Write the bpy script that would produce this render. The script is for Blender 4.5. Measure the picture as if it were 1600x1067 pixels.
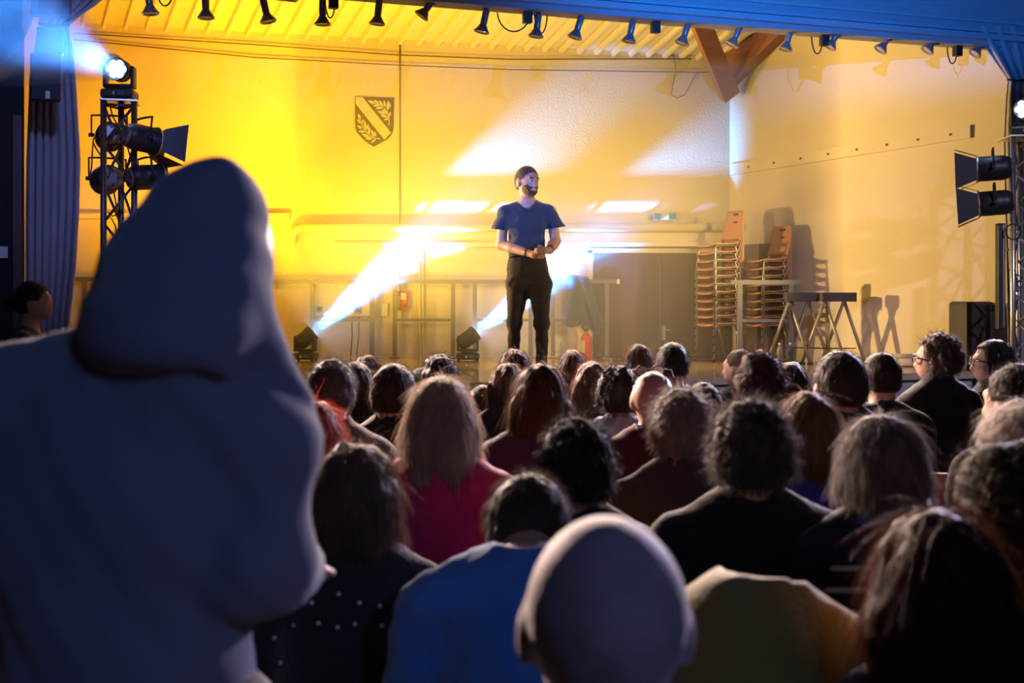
import bpy, bmesh, math, random
import numpy as np
from mathutils import Vector, Matrix, Euler

R = math.radians
C = bpy.context.scene.collection
for o in list(bpy.data.objects):
    bpy.data.objects.remove(o)

# ------------------------------------------------------------------ camera, world, lights, exposure
F = 1800.0            # focal length in pixels of the 1600 x 1067 frame
HV = 470.0            # pixel row of the eye level
CAMZ = 1.5            # camera height above the hall floor
STZ = 0.87            # stage height

sc = bpy.context.scene
cam_d = bpy.data.cameras.new('camera')
cam = bpy.data.objects.new('camera', cam_d)
C.objects.link(cam)
cam.location = (0, 0, CAMZ)
cam.rotation_euler = (R(90), 0, 0)
cam_d.sensor_width = 36
cam_d.lens = 36 * F / 1600
cam_d.shift_y = (HV - 533.5) / 1600
cam_d.clip_start = 0.05
cam_d.dof.use_dof = True
cam_d.dof.focus_distance = 10.4
cam_d.dof.aperture_fstop = 3.8
sc.camera = cam

sc.view_settings.view_transform = 'Standard'
sc.view_settings.look = 'None'
sc.view_settings.gamma = 1
sc.view_settings.use_curve_mapping = False
sc.view_settings.exposure = 0.0

sc.cycles.use_denoising = True
sc.cycles.use_light_tree = False
sc.cycles.max_bounces = 5
sc.cycles.diffuse_bounces = 2
sc.cycles.glossy_bounces = 3
sc.cycles.transmission_bounces = 4
sc.cycles.volume_bounces = 0
sc.cycles.transparent_max_bounces = 12
sc.cycles.sample_clamp_indirect = 4.0
sc.cycles.caustics_reflective = False
sc.cycles.caustics_refractive = False

world = bpy.data.worlds.new('hall_air')
sc.world = world
world.use_nodes = True
world.node_tree.nodes['Background'].inputs[0].default_value = (0.02, 0.025, 0.05, 1)
world.node_tree.nodes['Background'].inputs[1].default_value = 0.05


def spot(name, loc, target, power, color, angle, blend=0.5, radius=0.05, parent=None):
    l = bpy.data.lights.new(name, 'SPOT')
    l.energy = power
    l.color = color
    l.spot_size = R(angle)
    l.spot_blend = blend
    l.shadow_soft_size = radius
    o = bpy.data.objects.new(name, l)
    C.objects.link(o)
    o.location = loc
    o.rotation_euler = (Vector(target) - Vector(loc)).to_track_quat('-Z', 'Y').to_euler()
    return o


# front-of-house lamps out of view; fascia, curtain and side ones are added fill
spot('front_wash_blue_lamp', (3.2, -3.0, 4.4), (0.3, 3.2, 0.9), 70, (0.14, 0.26, 1.0), 52, 0.9, 0.15)
spot('near_rows_blue_lamp', (2.2, -2.6, 3.6), (-0.55, 1.6, 1.15), 190, (0.26, 0.40, 1.0), 27, 0.9, 0.15)
spot('fascia_blue_fill', (2.0, 6.2, 3.45), (2.4, 9.2, 4.5), 640, (0.015, 0.22, 1.0), 110, 0.9, 0.012)  # unseen fill added to turn the fascia blue
spot('performer_blue_lamp', (-2.8, 1.5, 4.4), (0.04, 10.4, 2.42), 8500, (0.015, 0.20, 1.0), 7, 0.8, 0.1)
spot('curtain_blue_fill', (-1.5, 4.6, 4.2), (-3.5, 8.0, 2.9), 260, (0.25, 0.32, 1.0), 45, 0.9, 0.1)  # unseen fill added to lift the dark left curtain
spot('right_side_fill', (5.0, 2.5, 4.8), (2.9, 9.6, 0.9), 900, (0.66, 0.60, 0.95), 44, 0.9, 0.1)  # unseen fill added for the right truss, curtain and stage front

# ------------------------------------------------------------------ helpers
def W(u, v, D):
    """world point seen at pixel (u, v) at depth D metres"""
    return Vector(((u - 800) * D / F, D, CAMZ - (v - HV) * D / F))


def tag(o, label=None, cat=None, group=None, kind=None):
    if label: o['label'] = label
    if cat: o['category'] = cat
    if group: o['group'] = group
    if kind: o['kind'] = kind
    return o


def empty(name, loc=(0, 0, 0), rz=0, parent=None):
    o = bpy.data.objects.new(name, None)
    o.empty_display_size = 0.05
    C.objects.link(o)
    o.location = loc
    o.rotation_euler = (0, 0, rz)
    if parent: o.parent = parent
    return o


def frame_of(d):
    d = d.normalized()
    a = Vector((0, 0, 1)) if abs(d.z) < 0.9 else Vector((1, 0, 0))
    s = d.cross(a).normalized()
    return s, s.cross(d).normalized()


class MB:
    def __init__(self):
        self.v = []; self.f = []; self.mi = []; self.m = 0; self.smooth = []
    def face(self, idx, smooth=False):
        self.f.append(idx); self.mi.append(self.m); self.smooth.append(smooth)
    def box(self, c, s, rot=None, bev=0.0):
        """box at c, full size s, optional Matrix/Euler rotation, chamfered when bev > 0"""
        M = rot.to_matrix() if isinstance(rot, Euler) else (rot if rot is not None else Matrix.Identity(3))
        c = Vector(c); hx, hy, hz = (q / 2 for q in s)
        if bev <= 0:
            n = len(self.v)
            for z in (-1, 1):
                for y in (-1, 1):
                    for x in (-1, 1):
                        self.v.append(c + M @ Vector((x * hx, y * hy, z * hz)))
            for q in ((0, 2, 3, 1), (4, 5, 7, 6), (0, 1, 5, 4), (2, 6, 7, 3), (0, 4, 6, 2), (1, 3, 7, 5)):
                self.face([n + i for i in q])
            return self
        bm = bmesh.new()
        bmesh.ops.create_cube(bm, size=1)
        for w in bm.verts: w.co = Vector((w.co.x * s[0], w.co.y * s[1], w.co.z * s[2]))
        bmesh.ops.bevel(bm, geom=list(bm.edges), offset=bev, segments=2, affect='EDGES', profile=0.5)
        n = len(self.v)
        bm.verts.index_update()
        for w in bm.verts: self.v.append(c + M @ w.co)
        for q in bm.faces: self.face([n + w.index for w in q.verts])
        bm.free()
        return self
    def tube(self, pts, r, seg=8, cap=True, radii=None):
        pts = [Vector(p) for p in pts]
        n0 = len(self.v)
        s = None
        for i, p in enumerate(pts):
            if i == 0: d = pts[1] - pts[0]
            elif i == len(pts) - 1: d = pts[-1] - pts[-2]
            else: d = (pts[i + 1] - p).normalized() + (p - pts[i - 1]).normalized()
            d = d.normalized()
            if s is None: s, t = frame_of(d)
            else:
                s = (s - d * s.dot(d)).normalized(); t = s.cross(d).normalized()
            rr = radii[i] if radii else r
            for k in range(seg):
                a = 2 * math.pi * k / seg
                self.v.append(p + (s * math.cos(a) + t * math.sin(a)) * rr)
        for i in range(len(pts) - 1):
            for k in range(seg):
                a = n0 + i * seg + k; b = n0 + i * seg + (k + 1) % seg
                self.face([a, a + seg, b + seg, b], True)
        if cap:
            self.face([n0 + k for k in range(seg)])
            self.face([n0 + (len(pts) - 1) * seg + k for k in reversed(range(seg))])
        return self
    def lathe(self, prof, origin=(0, 0, 0), axis=(0, 0, 1), seg=20, cap=True):
        """profile of (radius, height) turned about axis"""
        o = Vector(origin); d = Vector(axis).normalized(); s, t = frame_of(d)
        n0 = len(self.v)
        for r, h in prof:
            for k in range(seg):
                a = 2 * math.pi * k / seg
                self.v.append(o + d * h + (s * math.cos(a) + t * math.sin(a)) * max(r, 1e-4))
        for i in range(len(prof) - 1):
            for k in range(seg):
                a = n0 + i * seg + k; b = n0 + i * seg + (k + 1) % seg
                self.face([a, a + seg, b + seg, b], True)
        if cap:
            self.face([n0 + k for k in range(seg)])
            self.face([n0 + (len(prof) - 1) * seg + k for k in reversed(range(seg))])
        return self
    def poly(self, pts, depth):
        """flat polygon pts extruded by the vector depth"""
        n = len(self.v); m = len(pts); depth = Vector(depth)
        for p in pts: self.v.append(Vector(p))
        for p in pts: self.v.append(Vector(p) + depth)
        self.face(list(range(n, n + m)))
        self.face([n + m + i for i in reversed(range(m))])
        for i in range(m):
            j = (i + 1) % m
            self.face([n + i, n + m + i, n + m + j, n + j])
        return self
    def grid(self, P):
        """rows of points as one sheet"""
        n = len(self.v); h = len(P); w = len(P[0])
        for row in P:
            for p in row: self.v.append(Vector(p))
        for i in range(h - 1):
            for j in range(w - 1):
                self.face([n + i * w + j, n + i * w + j + 1, n + (i + 1) * w + j + 1, n + (i + 1) * w + j], True)
        return self
    def build(self, name, mat, parent=None, loc=None, fix=True):
        me = bpy.data.meshes.new(name)
        me.from_pydata([tuple(p) for p in self.v], [], self.f)
        if fix:
            bm = bmesh.new(); bm.from_mesh(me)
            bmesh.ops.recalc_face_normals(bm, faces=list(bm.faces))
            bm.to_mesh(me); bm.free()
        mats = mat if isinstance(mat, (list, tuple)) else [mat]
        for m in mats: me.materials.append(m)
        for p, mi, s in zip(me.polygons, self.mi, self.smooth):
            p.material_index = mi; p.use_smooth = s
        o = bpy.data.objects.new(name, me)
        C.objects.link(o)
        if parent: o.parent = parent
        if loc is not None: o.location = loc
        return o


def copy_tree(o, parent=None):
    c = o.copy()
    C.objects.link(c)
    c.parent = parent
    for ch in list(o.children):
        copy_tree(ch, c)
    return c


# ------------------------------------------------------------------ materials
MATS = {}


def mat(name, col, rough=0.6, metal=0.0, var=0.0, scale=8.0, bump=0.0, bscale=60.0, sheen=0.0, spec=0.5, emit=None, estr=0.0,
        trans=0.0, alpha=1.0, stretch=(1, 1, 1), coat=0.0):
    if name in MATS: return MATS[name]
    m = bpy.data.materials.new(name)
    m.use_nodes = True
    nt = m.node_tree; N = nt.nodes; L = nt.links
    b = N['Principled BSDF']
    b.inputs['Base Color'].default_value = (*col, 1)
    b.inputs['Roughness'].default_value = rough
    b.inputs['Metallic'].default_value = metal
    b.inputs['Specular IOR Level'].default_value = spec
    b.inputs['Sheen Weight'].default_value = sheen
    b.inputs['Coat Weight'].default_value = coat
    b.inputs['Transmission Weight'].default_value = trans
    b.inputs['Alpha'].default_value = alpha
    if emit:
        b.inputs['Emission Color'].default_value = (*emit, 1)
        b.inputs['Emission Strength'].default_value = estr
    if var > 0 or bump > 0:
        tc = N.new('ShaderNodeTexCoord')
        mp = N.new('ShaderNodeMapping'); mp.inputs['Scale'].default_value = stretch
        L.new(tc.outputs['Object'], mp.inputs['Vector'])
    if var > 0:
        n = N.new('ShaderNodeTexNoise'); n.inputs['Scale'].default_value = scale; n.inputs['Detail'].default_value = 5
        L.new(mp.outputs[0], n.inputs['Vector'])
        mx = N.new('ShaderNodeMix'); mx.data_type = 'RGBA'
        mx.inputs['A'].default_value = (*[c * (1 - var) for c in col], 1)
        mx.inputs['B'].default_value = (*[min(1, c * (1 + var)) for c in col], 1)
        L.new(n.outputs['Fac'], mx.inputs['Factor'])
        L.new(mx.outputs['Result'], b.inputs['Base Color'])
    if bump > 0:
        n2 = N.new('ShaderNodeTexNoise'); n2.inputs['Scale'].default_value = bscale; n2.inputs['Detail'].default_value = 4
        L.new(mp.outputs[0], n2.inputs['Vector'])
        bp = N.new('ShaderNodeBump'); bp.inputs['Strength'].default_value = bump; bp.inputs['Distance'].default_value = 0.02
        L.new(n2.outputs['Fac'], bp.inputs['Height'])
        L.new(bp.outputs[0], b.inputs['Normal'])
    MATS[name] = m
    return m


def emat(name, col, strength):
    if name in MATS: return MATS[name]
    m = bpy.data.materials.new(name); m.use_nodes = True
    nt = m.node_tree; nt.nodes.clear()
    e = nt.nodes.new('ShaderNodeEmission'); e.inputs[0].default_value = (*col, 1); e.inputs[1].default_value = strength
    o = nt.nodes.new('ShaderNodeOutputMaterial'); nt.links.new(e.outputs[0], o.inputs[0])
    m.cycles.emission_sampling = 'NONE'
    MATS[name] = m
    return m


mat('wall_cream', (0.80, 0.70, 0.52), 0.85, var=0.06, scale=2.5, bump=0.25, bscale=45)
mat('ceiling_deck', (0.82, 0.76, 0.60), 0.7, var=0.05, scale=3)
mat('hall_dark', (0.016, 0.015, 0.018), 0.9, var=0.2, scale=2)
mat('hall_wall', (0.035, 0.032, 0.034), 0.9, var=0.15, scale=2)
mat('hall_floor', (0.05, 0.036, 0.028), 0.5, var=0.3, scale=6, stretch=(1, 12, 1))
mat('fascia', (0.35, 0.36, 0.40), 0.7, var=0.15, scale=4, stretch=(1, 1, 14))
mat('fascia_rail', (0.42, 0.42, 0.46), 0.45, var=0.1, scale=6)
mat('riser_grey', (0.5, 0.48, 0.47), 0.8, var=0.15, scale=5)
mat('beam_wood', (0.30, 0.13, 0.10), 0.6, var=0.25, scale=6, stretch=(1, 1, 6))
mat('door_brown', (0.13, 0.07, 0.06), 0.5, var=0.2, scale=5, stretch=(6, 6, 1))
mat('wood_shell', (0.58, 0.27, 0.13), 0.45, var=0.2, scale=8, stretch=(1, 1, 5))
mat('chair_steel', (0.35, 0.33, 0.32), 0.3, metal=0.9)
mat('rail_steel', (0.20, 0.19, 0.18), 0.5, metal=0.2, var=0.1)
mat('alu', (0.75, 0.74, 0.72), 0.3, metal=0.9, var=0.08, scale=12)
mat('truss_dark', (0.12, 0.11, 0.12), 0.4, metal=0.7, var=0.1)
mat('black_metal', (0.025, 0.025, 0.028), 0.45, var=0.2, scale=10)
mat('black_plastic', (0.018, 0.018, 0.02), 0.5)
mat('grille', (0.05, 0.05, 0.055), 0.6, bump=0.6, bscale=300)
mat('lamp_grey', (0.30, 0.28, 0.28), 0.35, metal=0.5, var=0.15)
mat('white_plastic', (0.75, 0.74, 0.70), 0.5)
mat('cable', (0.02, 0.02, 0.02), 0.6)
mat('wire', (0.12, 0.09, 0.05), 0.6)
mat('extinguisher_red', (0.62, 0.03, 0.03), 0.35)
mat('extinguisher_label', (0.75, 0.62, 0.35), 0.5, var=0.2, scale=30)
mat('trestle_dark', (0.08, 0.07, 0.07), 0.6, var=0.2)
mat('trestle_leg', (0.42, 0.38, 0.32), 0.5, metal=0.4, var=0.15)
mat('curtain_cloth', (0.40, 0.36, 0.37), 0.9, var=0.15, scale=6, stretch=(1, 1, 0.3), bump=0.2, bscale=150, sheen=0.4)
mat('clear_bottle', (0.9, 0.95, 0.97), 0.08, trans=0.9)
mat('cardboard', (0.60, 0.55, 0.45), 0.8, var=0.1)
mat('crest_dark', (0.045, 0.035, 0.02), 0.7)
mat('crest_gold', (0.80, 0.66, 0.38), 0.7, var=0.05)
mat('blue_coat', (0.03, 0.05, 0.11), 0.85, var=0.2, bump=0.3, bscale=60, sheen=0.3)
mat('wood_floor', (0.70, 0.53, 0.37), 0.16, var=0.18, scale=5, stretch=(0.35, 9, 1), coat=0.6)
LENS = emat('lens_blue_white', (0.45, 0.7, 1.0), 60)

# ------------------------------------------------------------------ the setting
FA = math.atan(0.314)                       # the stage front runs at this angle to the back wall
FE = Vector((math.cos(FA), math.sin(FA), 0))
FN = Vector((-math.sin(FA), math.cos(FA), 0))
YB = 12.8                                   # back wall
KX = 2.42                                   # corner between back wall and side wall
RD = Vector((1.98, -2.1, 0)).normalized()   # run of the side wall
RN = Vector((-RD.y, RD.x, 0)) * -1          # into the room
if RN.x > 0: RN = -RN
PB = YB - 12.8


def FLy(x): return 8.953 + 0.314 * x


def fl_point(x, z, off=0.0):
    """point on the stage-front line at x, moved off metres towards the back"""
    return Vector((x, FLy(x), z)) + FN * off


def wallR(t, z, off=0.0):
    """point on the side wall, t metres from the corner, off metres into the room"""
    return Vector((KX, YB, 0)) + RD * t + RN * off + Vector((0, 0, z))


def zj(x): return 4.318 - 0.0521 * x        # where roof and back wall meet
RIB = Vector((0.512, -1.0, 0.344))


def struct(o):
    o['kind'] = 'structure'
    return o


def rotz(a): return Matrix.Rotation(a, 3, 'Z')


# hall
m = MB(); m.box((0, 2.5, -0.05), (16, 17, 0.1)); o = struct(m.build('floor', MATS['hall_floor']))
tag(o, 'dark wooden hall floor under the audience', 'floor')
m = MB(); m.box((-6.0, 1.5, 3.05), (0.15, 13.5, 6.1)); o = struct(m.build('wall_left', MATS['hall_dark'])); tag(o, 'dark side wall of the hall at the left', 'wall')
m = MB(); m.box((6.6, 1.5, 3.05), (0.15, 13.5, 6.1)); o = struct(m.build('wall_right', MATS['hall_wall'])); tag(o, 'dark side wall of the hall at the right', 'wall')
m = MB(); m.box((0.3, -5.2, 3.05), (12.75, 0.15, 6.1)); o = struct(m.build('wall_rear', MATS['hall_wall'])); tag(o, 'dark rear wall of the hall behind the audience', 'wall')
m = MB(); m.box((0.3, 1.5, 6.15), (12.75, 13.6, 0.1)); o = struct(m.build('ceiling_hall', MATS['hall_wall'])); tag(o, 'dark ceiling over the audience', 'ceiling')

# stage back wall and side wall
m = MB()
m.poly([(-8, YB, 0), (-8, YB, zj(-8) + .1), (KX + .1, YB, zj(KX) + .1), (KX + .1, YB, 0)], (0, 0.15, 0))
o = struct(m.build('wall_back', MATS['wall_cream'])); tag(o, 'rough cream wall behind the stage lit yellow', 'wall')
wall_back = o
m = MB()
m.poly([wallR(0, 0), wallR(0, 4.6), wallR(0.9, 4.9), wallR(3.2, 5.9), wallR(3.2, 0)], -RN * 0.15)
o = struct(m.build('wall_side', MATS['wall_cream'])); tag(o, 'cream side wall of the stage with a long wall rail', 'wall')
wall_side = o

# stage
m = MB()
fr = [fl_point(-6.2, 0), fl_point(4.66, 0)]
top = [(fr[0].x, fr[0].y, STZ), (fr[1].x, fr[1].y, STZ), (KX, YB, STZ), (-6.2, YB, STZ)]
m.poly(top, (0, 0, -0.06)); o = struct(m.build('floor_stage', MATS['wood_floor'])); tag(o, 'glossy wooden stage floor', 'floor')
m = MB(); m.poly([fl_point(-6.2, 0, .05), fl_point(4.66, 0, .05), fl_point(4.66, 0, .12), fl_point(-6.2, 0, .12)], (0, 0, STZ - .06))
o = struct(m.build('wall_stage_front', MATS['riser_grey'])); tag(o, 'grey board front of the stage', 'stage front')

# roof deck with its ribs
m = MB()
a, b = Vector((-9.5, YB + .05, zj(-9.5))), Vector((3.6, YB + .05, zj(3.6)))
m.poly([a, b, b + RIB * 4.6, a + RIB * 4.6], (0, 0, 0.06))
deck = struct(m.build('ceiling_stage', MATS['ceiling_deck'])); tag(deck, 'ribbed cream roof deck over the stage', 'ceiling')
m = MB()
L = RIB * 4.4
s = Vector((1, 0, -0.0521)).normalized() * 0.028
dn = Vector((0, 0, -0.045))
m.poly([-s, -s * .6 + dn, s * .6 + dn, s], L)
rib0 = m.build('rib', MATS['ceiling_deck'], deck)
us = [60, 95, 129, 162, 196, 229, 260, 291, 323, 355, 386, 416, 447, 478, 508, 537, 567, 595, 624, 654, 682, 710, 738, 767, 794, 822, 850, 877, 904, 931, 958, 985, 1012, 1038, 1064, 1090, 1117]
for i, u in enumerate(us):
    x = (u - 800) * YB / F
    r = rib0 if i == 0 else rib0.copy()
    if i: C.objects.link(r)
    r.location = (x, YB - 0.005, zj(x) + 0.005)

# glulam rafters in the corner
def beam_between(p, q, w, h, name, label, up=Vector((0, 0, 1))):
    d = (q - p); L = d.length; d.normalize()
    s = d.cross(up).normalized(); t = s.cross(d).normalized()
    M = Matrix((s, d, t)).transposed()
    mm = MB(); mm.box((p + q) / 2, (w, L, h), M, bev=0.006)
    o = struct(mm.build(name, MATS['beam_wood'])); tag(o, label, 'rafter')
    return o
beam_between(wallR(-0.05, 3.98, .1), wallR(1.5, 5.02, .1), 0.16, 0.36, 'rafter', 'deep red-brown glued rafter sloping up along the side wall')
beam_between(W(1141, 150, 12.62), W(1086, 15, 11.75), 0.10, 0.20, 'rafter', 'slim red-brown rafter slanting down into the corner', up=Vector((1, 0.3, 0.4)))

# proscenium: fascia beam over the stage front, and the wall stub left of the curtain
BZ = 3.775
m = MB()
m.poly([fl_point(-6.2, BZ, -.02), fl_point(5.2, BZ, -.02), fl_point(5.2, BZ, .16), fl_point(-6.2, BZ, .16)], (0, 0, 2.4))
fascia = struct(m.build('beam_proscenium', MATS['fascia'])); tag(fascia, 'wide proscenium fascia over the stage lit deep blue', 'beam')
for z, th, hh in ((BZ + .045, .05, .05), (BZ + .11, .03, .025), (BZ + .20, .02, .02)):
    m = MB(); m.poly([fl_point(-6.2, z, -.02 - th), fl_point(5.2, z, -.02 - th), fl_point(5.2, z, -.021), fl_point(-6.2, z, -.021)], (0, 0, hh))
    m.build('rail', MATS['fascia_rail'], fascia)


def fl_at_u(u, off=0.0):
    """depth at which the line of sight through column u meets the stage front moved by off"""
    p = Vector((0, 8.953, 0)) + FN * off
    k = (u - 800) / F
    return (p.y - 0.314 * p.x) / (1 - 0.314 * k)


def FP(u, v, off=0.0): return W(u, v, fl_at_u(u, off))


def panel_uv(name, u0, v0, u1, v1, off, th, material, label, cat, parent=None):
    m = MB()
    a, b = FP(u0, 470, off), FP(u1, 470, off)
    zt = FP((u0 + u1) / 2, v0, off).z; zb = FP((u0 + u1) / 2, v1, off).z
    m.poly([(a.x, a.y, zb), (b.x, b.y, zb), (b.x, b.y, zt), (a.x, a.y, zt)], FN * th)
    o = m.build(name, material, parent)
    if label: struct(o); tag(o, label, cat)
    return o


pw = panel_uv('wall_proscenium', -520, 26, 35.0, 690, -.04, .12, MATS['hall_dark'], 'black proscenium wall left of the curtain', 'wall')
panel_uv('upper_board', -520, -160, 33, 26, -.04, .12, MATS['hall_dark'], None, None, pw)
panel_uv('upper_board', 48, -160, 110, 22, -.04, .12, MATS['hall_dark'], None, None, pw)
panel_uv('post', 20, 180, 34, 690, -.07, .03, mat('post_brown', (0.10, 0.05, 0.05), 0.6), None, None, pw)
panel_uv('wall_proscenium', 1625, -60, 2050, 690, -.04, .12, MATS['hall_wall'], 'dark proscenium wall right of the stage', 'wall')
o = panel_uv('wall_notice', -8, 385, 12, 403, -.06, .012, MATS['white_plastic'], None, None)
tag(o, 'small pale notice on the black proscenium wall', 'notice')

# back wall: joint, trunking, pipes, doors
m = MB(); m.box(((625 - 800) * YB / F, YB - .006, 2.95), (0.012, 0.012, 3.0)); o = struct(m.build('trim_1', MATS['wire'])); tag(o, 'thin dark vertical wall joint right of the crest', 'trim')


def wx(u): return (u - 800) * YB / F
def wz(v): return CAMZ - (v - HV) * YB / F


m = MB()
zc = wz(357); r = .045
pts = [Vector((wx(459), YB - .16, wz(388))), Vector((wx(459.5), YB - .16, wz(375))), Vector((wx(463), YB - .16, wz(364))), Vector((wx(471), YB - .16, wz(358.5))), Vector((wx(482), YB - .16, zc)), Vector((wx(1139), YB - .16, zc))]
m.tube(pts, r, 12)
pipe = m.build('wall_pipe', MATS['wall_cream'])
tag(pipe, 'cream wall pipe with a downturned end running behind the performer', 'pipe')
for u in (480, 560, 640, 720, 900, 980, 1060, 1130):
    m = MB(); m.box((wx(u), YB - .08, zc), (.02, .16, .05)); m.build('bracket', MATS['wall_cream'], pipe)
m = MB()
m.poly([(wx(523), YB, wz(381)), (wx(531), YB, wz(363)), (wx(1139), YB, wz(363)), (wx(1139), YB, wz(381))], (0, -.10, 0))
m.poly([(wx(523), YB - .10, wz(386)), (wx(523), YB - .10, wz(380)), (wx(1139), YB - .10, wz(380)), (wx(1139), YB - .10, wz(386))], (0, -.06, 0))
o = struct(m.build('trim_2', MATS['wall_cream'])); tag(o, 'cream ledge under the wall pipe above the doors', 'ledge')
m = MB(); m.box(((wx(100) + wx(455)) / 2, YB - .05, wz(338)), (wx(455) - wx(100), .10, .06), bev=.008); o = struct(m.build('trim_3', MATS['wall_cream'])); tag(o, 'short cream trunking on the yellow wall by the pipe end', 'trim')

m = MB()
for u0, u1 in ((918, 926), (1163, 1170)): m.box(((wx(u0) + wx(u1)) / 2, YB - .02, (STZ + wz(391)) / 2), (wx(u1) - wx(u0), .05, wz(391) - STZ))
m.box(((wx(918) + wx(1141)) / 2, YB - .02, wz(392)), (wx(1141) - wx(918), .05, .05))
fr_ = struct(m.build('trim_4', MATS['wall_cream'])); tag(fr_, 'cream frame around the brown double door', 'door frame')
for i, (u0, u1) in enumerate(((926.5, 1030.5), (1032, 1139))):
    m = MB(); m.box(((wx(u0) + wx(u1)) / 2, YB - .025, (STZ + wz(396)) / 2), (wx(u1) - wx(u0), .05, wz(396) - STZ - .01), bev=.004)
    d = struct(m.build('door_%d' % (i + 1), MATS['door_brown']))
    tag(d, ('plain brown door leaf beside the draped coat', 'plain brown door leaf with a lever handle behind the chairs')[i], 'door')
    if i == 0:
        m = MB(); m.box((wx(1031), YB - .055, (STZ + wz(410)) / 2), (.012, .012, wz(410) - STZ)); m.build('edge_strip', MATS['rail_steel'], d)
    else:
        m = MB(); m.box((wx(1036), YB - .06, wz(520)), (.04, .012, .16)); m.tube([(wx(1036), YB - .06, wz(515)), (wx(1036), YB - .10, wz(515)), (wx(1047), YB - .10, wz(516))], .008, 8)
        m.build('handle', MATS['alu'], d)
# dark panel behind the second stack: wood with the chairs' shadow built in
m = MB(); a, b = wallR(.12, STZ + .005, .0), wallR(.72, STZ + .005, .0)
m.poly([a, b, b + Vector((0, 0, 1.24)), a + Vector((0, 0, 1.24))], RN * .05); o = struct(m.build('door_3', MATS['door_brown'])); tag(o, 'dark brown wood panel with chair shadow in its colour behind stacked chairs', 'door')

# rail on the side wall
m = MB()
zA = CAMZ - (274 - HV) * wallR(0.03, 0).y / F
p1 = W(1565, 219, 10.72)
for dz, hh in ((0.0, .16),):
    a = wallR(0.02, zA, .0); b = Vector((*wallR(2.75, 0).xy, p1.z + .03))
    m.poly([a, b, b + Vector((0, 0, hh * .75)), a + Vector((0, 0, hh * .75))], RN * .03)
o = struct(m.build('trim_5', MATS['wall_cream'])); tag(o, 'long cream rail screwed to the side wall', 'wall rail'); rail = o
for i in range(8):
    t = 0.25 + i * 0.33; q = a.lerp(b, t / 2.75)
    m = MB(); m.lathe([(.012, 0), (.012, .006)], q + RN * .03 + Vector((0, 0, .06)), RN, 8); m.build('screw', MATS['wire'], rail)

# wires along the back wall
for lab, P in (('upper thin wire stretched along the back wall under the roof deck', [(115, 52), (400, 70), (620, 86), (800, 93), (1080, 92)]),
               ('lower thin wire stretched along the back wall to the rafter', [(115, 62), (400, 90), (625, 102), (800, 109), (1100, 113), (1133, 110)])):
    m = MB(); m.tube([W(u, v, YB - .03) for u, v in P], .006, 5); o = m.build('wall_wire', MATS['wire']); tag(o, lab, 'wire')
m = MB(); m.tube([W(u, v, YB - .02) for u, v in ((1052, 84), (1056, 110), (1050, 140), (1049, 149), (1058, 153), (1070, 148), (1082, 125), (1090, 113))], .004, 5)
o = m.build('hanging_wire', MATS['wire']); tag(o, 'slack loop of wire hanging beside the corner rafter', 'wire')
m = MB(); m.tube([(wx(656), YB - .03, STZ), (wx(656), YB - .03, wz(392))], .016, 8); m.tube([(wx(661), YB - .03, STZ), (wx(661), YB - .03, wz(392))], .012, 8)
o = m.build('wall_conduit', MATS['wall_cream']); tag(o, 'pair of cream conduits rising up the back wall behind the railing', 'conduit')

# cable tray under the roof deck
m = MB()
A, B = W(868, 27, 11.0), W(1060, 42, 11.35)
d = (B - A)
m.poly([A, B, B + Vector((0, 0, .09)), A + Vector((0, 0, .09))], Vector((0, .14, .05)))
tray = m.build('cable_tray', MATS['white_plastic']); tag(tray, 'white slotted tray hung below the roof deck over the performer', 'cable tray')
m = MB(); nsl = 26
for i in range(nsl):
    q = A.lerp(B, (i + .5) / nsl) + Vector((0, -.003, .03)); m.box(q, (.018, .006, .035))
o = m.build('slots', MATS['lamp_grey'], tray); o['kind'] = 'stuff'
m = MB(); A, B = W(345, -9, 10.6), W(462, 4, 10.8)
m.poly([A, B, B + Vector((0, 0, .09)), A + Vector((0, 0, .09))], Vector((0, .14, .05)))
o = m.build('cable_tray', mat('tray_brown', (.42, .30, .14), .6, var=.2)); tag(o, 'brown slotted tray cut off by the top edge of the picture', 'cable tray')

# ------------------------------------------------------------------ curtains
def curtain(name, label, rows, off, folds, amp, tie=None):
    """rows: (v, u_left, u_right); a hanging cloth along the stage front, folds per width"""
    P = []
    nv = 40; nu = folds * 8
    vs = [r[0] for r in rows]
    for i in range(nv + 1):
        v = vs[0] + (vs[-1] - vs[0]) * i / nv
        ul = np.interp(v, vs, [r[1] for r in rows]); ur = np.interp(v, vs, [r[2] for r in rows])
        row = []
        for j in range(nu + 1):
            s = j / nu
            u = ul + (ur - ul) * s
            ph = 2 * math.pi * folds * s + 0.6 * math.sin(3 * s + v * .006)
            a = amp * (0.5 + 0.5 * math.sin(7 * s + 1)) + amp * .5
            p = FP(u, v, off + a * math.sin(ph))
            row.append(p)
        P.append(row)
    m = MB(); m.grid(P)
    o = m.build(name, MATS['curtain_cloth'], fix=False)
    md = o.modifiers.new('thick', 'SOLIDIFY'); md.thickness = .008
    tag(o, label, 'curtain')
    return o
cur = curtain('stage_curtain', 'grey drawn-back stage curtain beside the hung loudspeaker', [(-40, 52, 185), (0, 56, 160), (20, 60, 130), (38, 62, 106), (60, 56, 110), (120, 46, 117), (250, 41, 124), (330, 40, 122), (420, 40, 117), (500, 40, 108), (600, 40, 104)], .12, 7, .05)
m = MB(); m.tube([FP(60, 37, .0), FP(85, 41, -.0), FP(107, 39, .02), FP(108, 37, .2)], .012, 6); m.build('tie_back', MATS['black_plastic'], cur)
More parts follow.
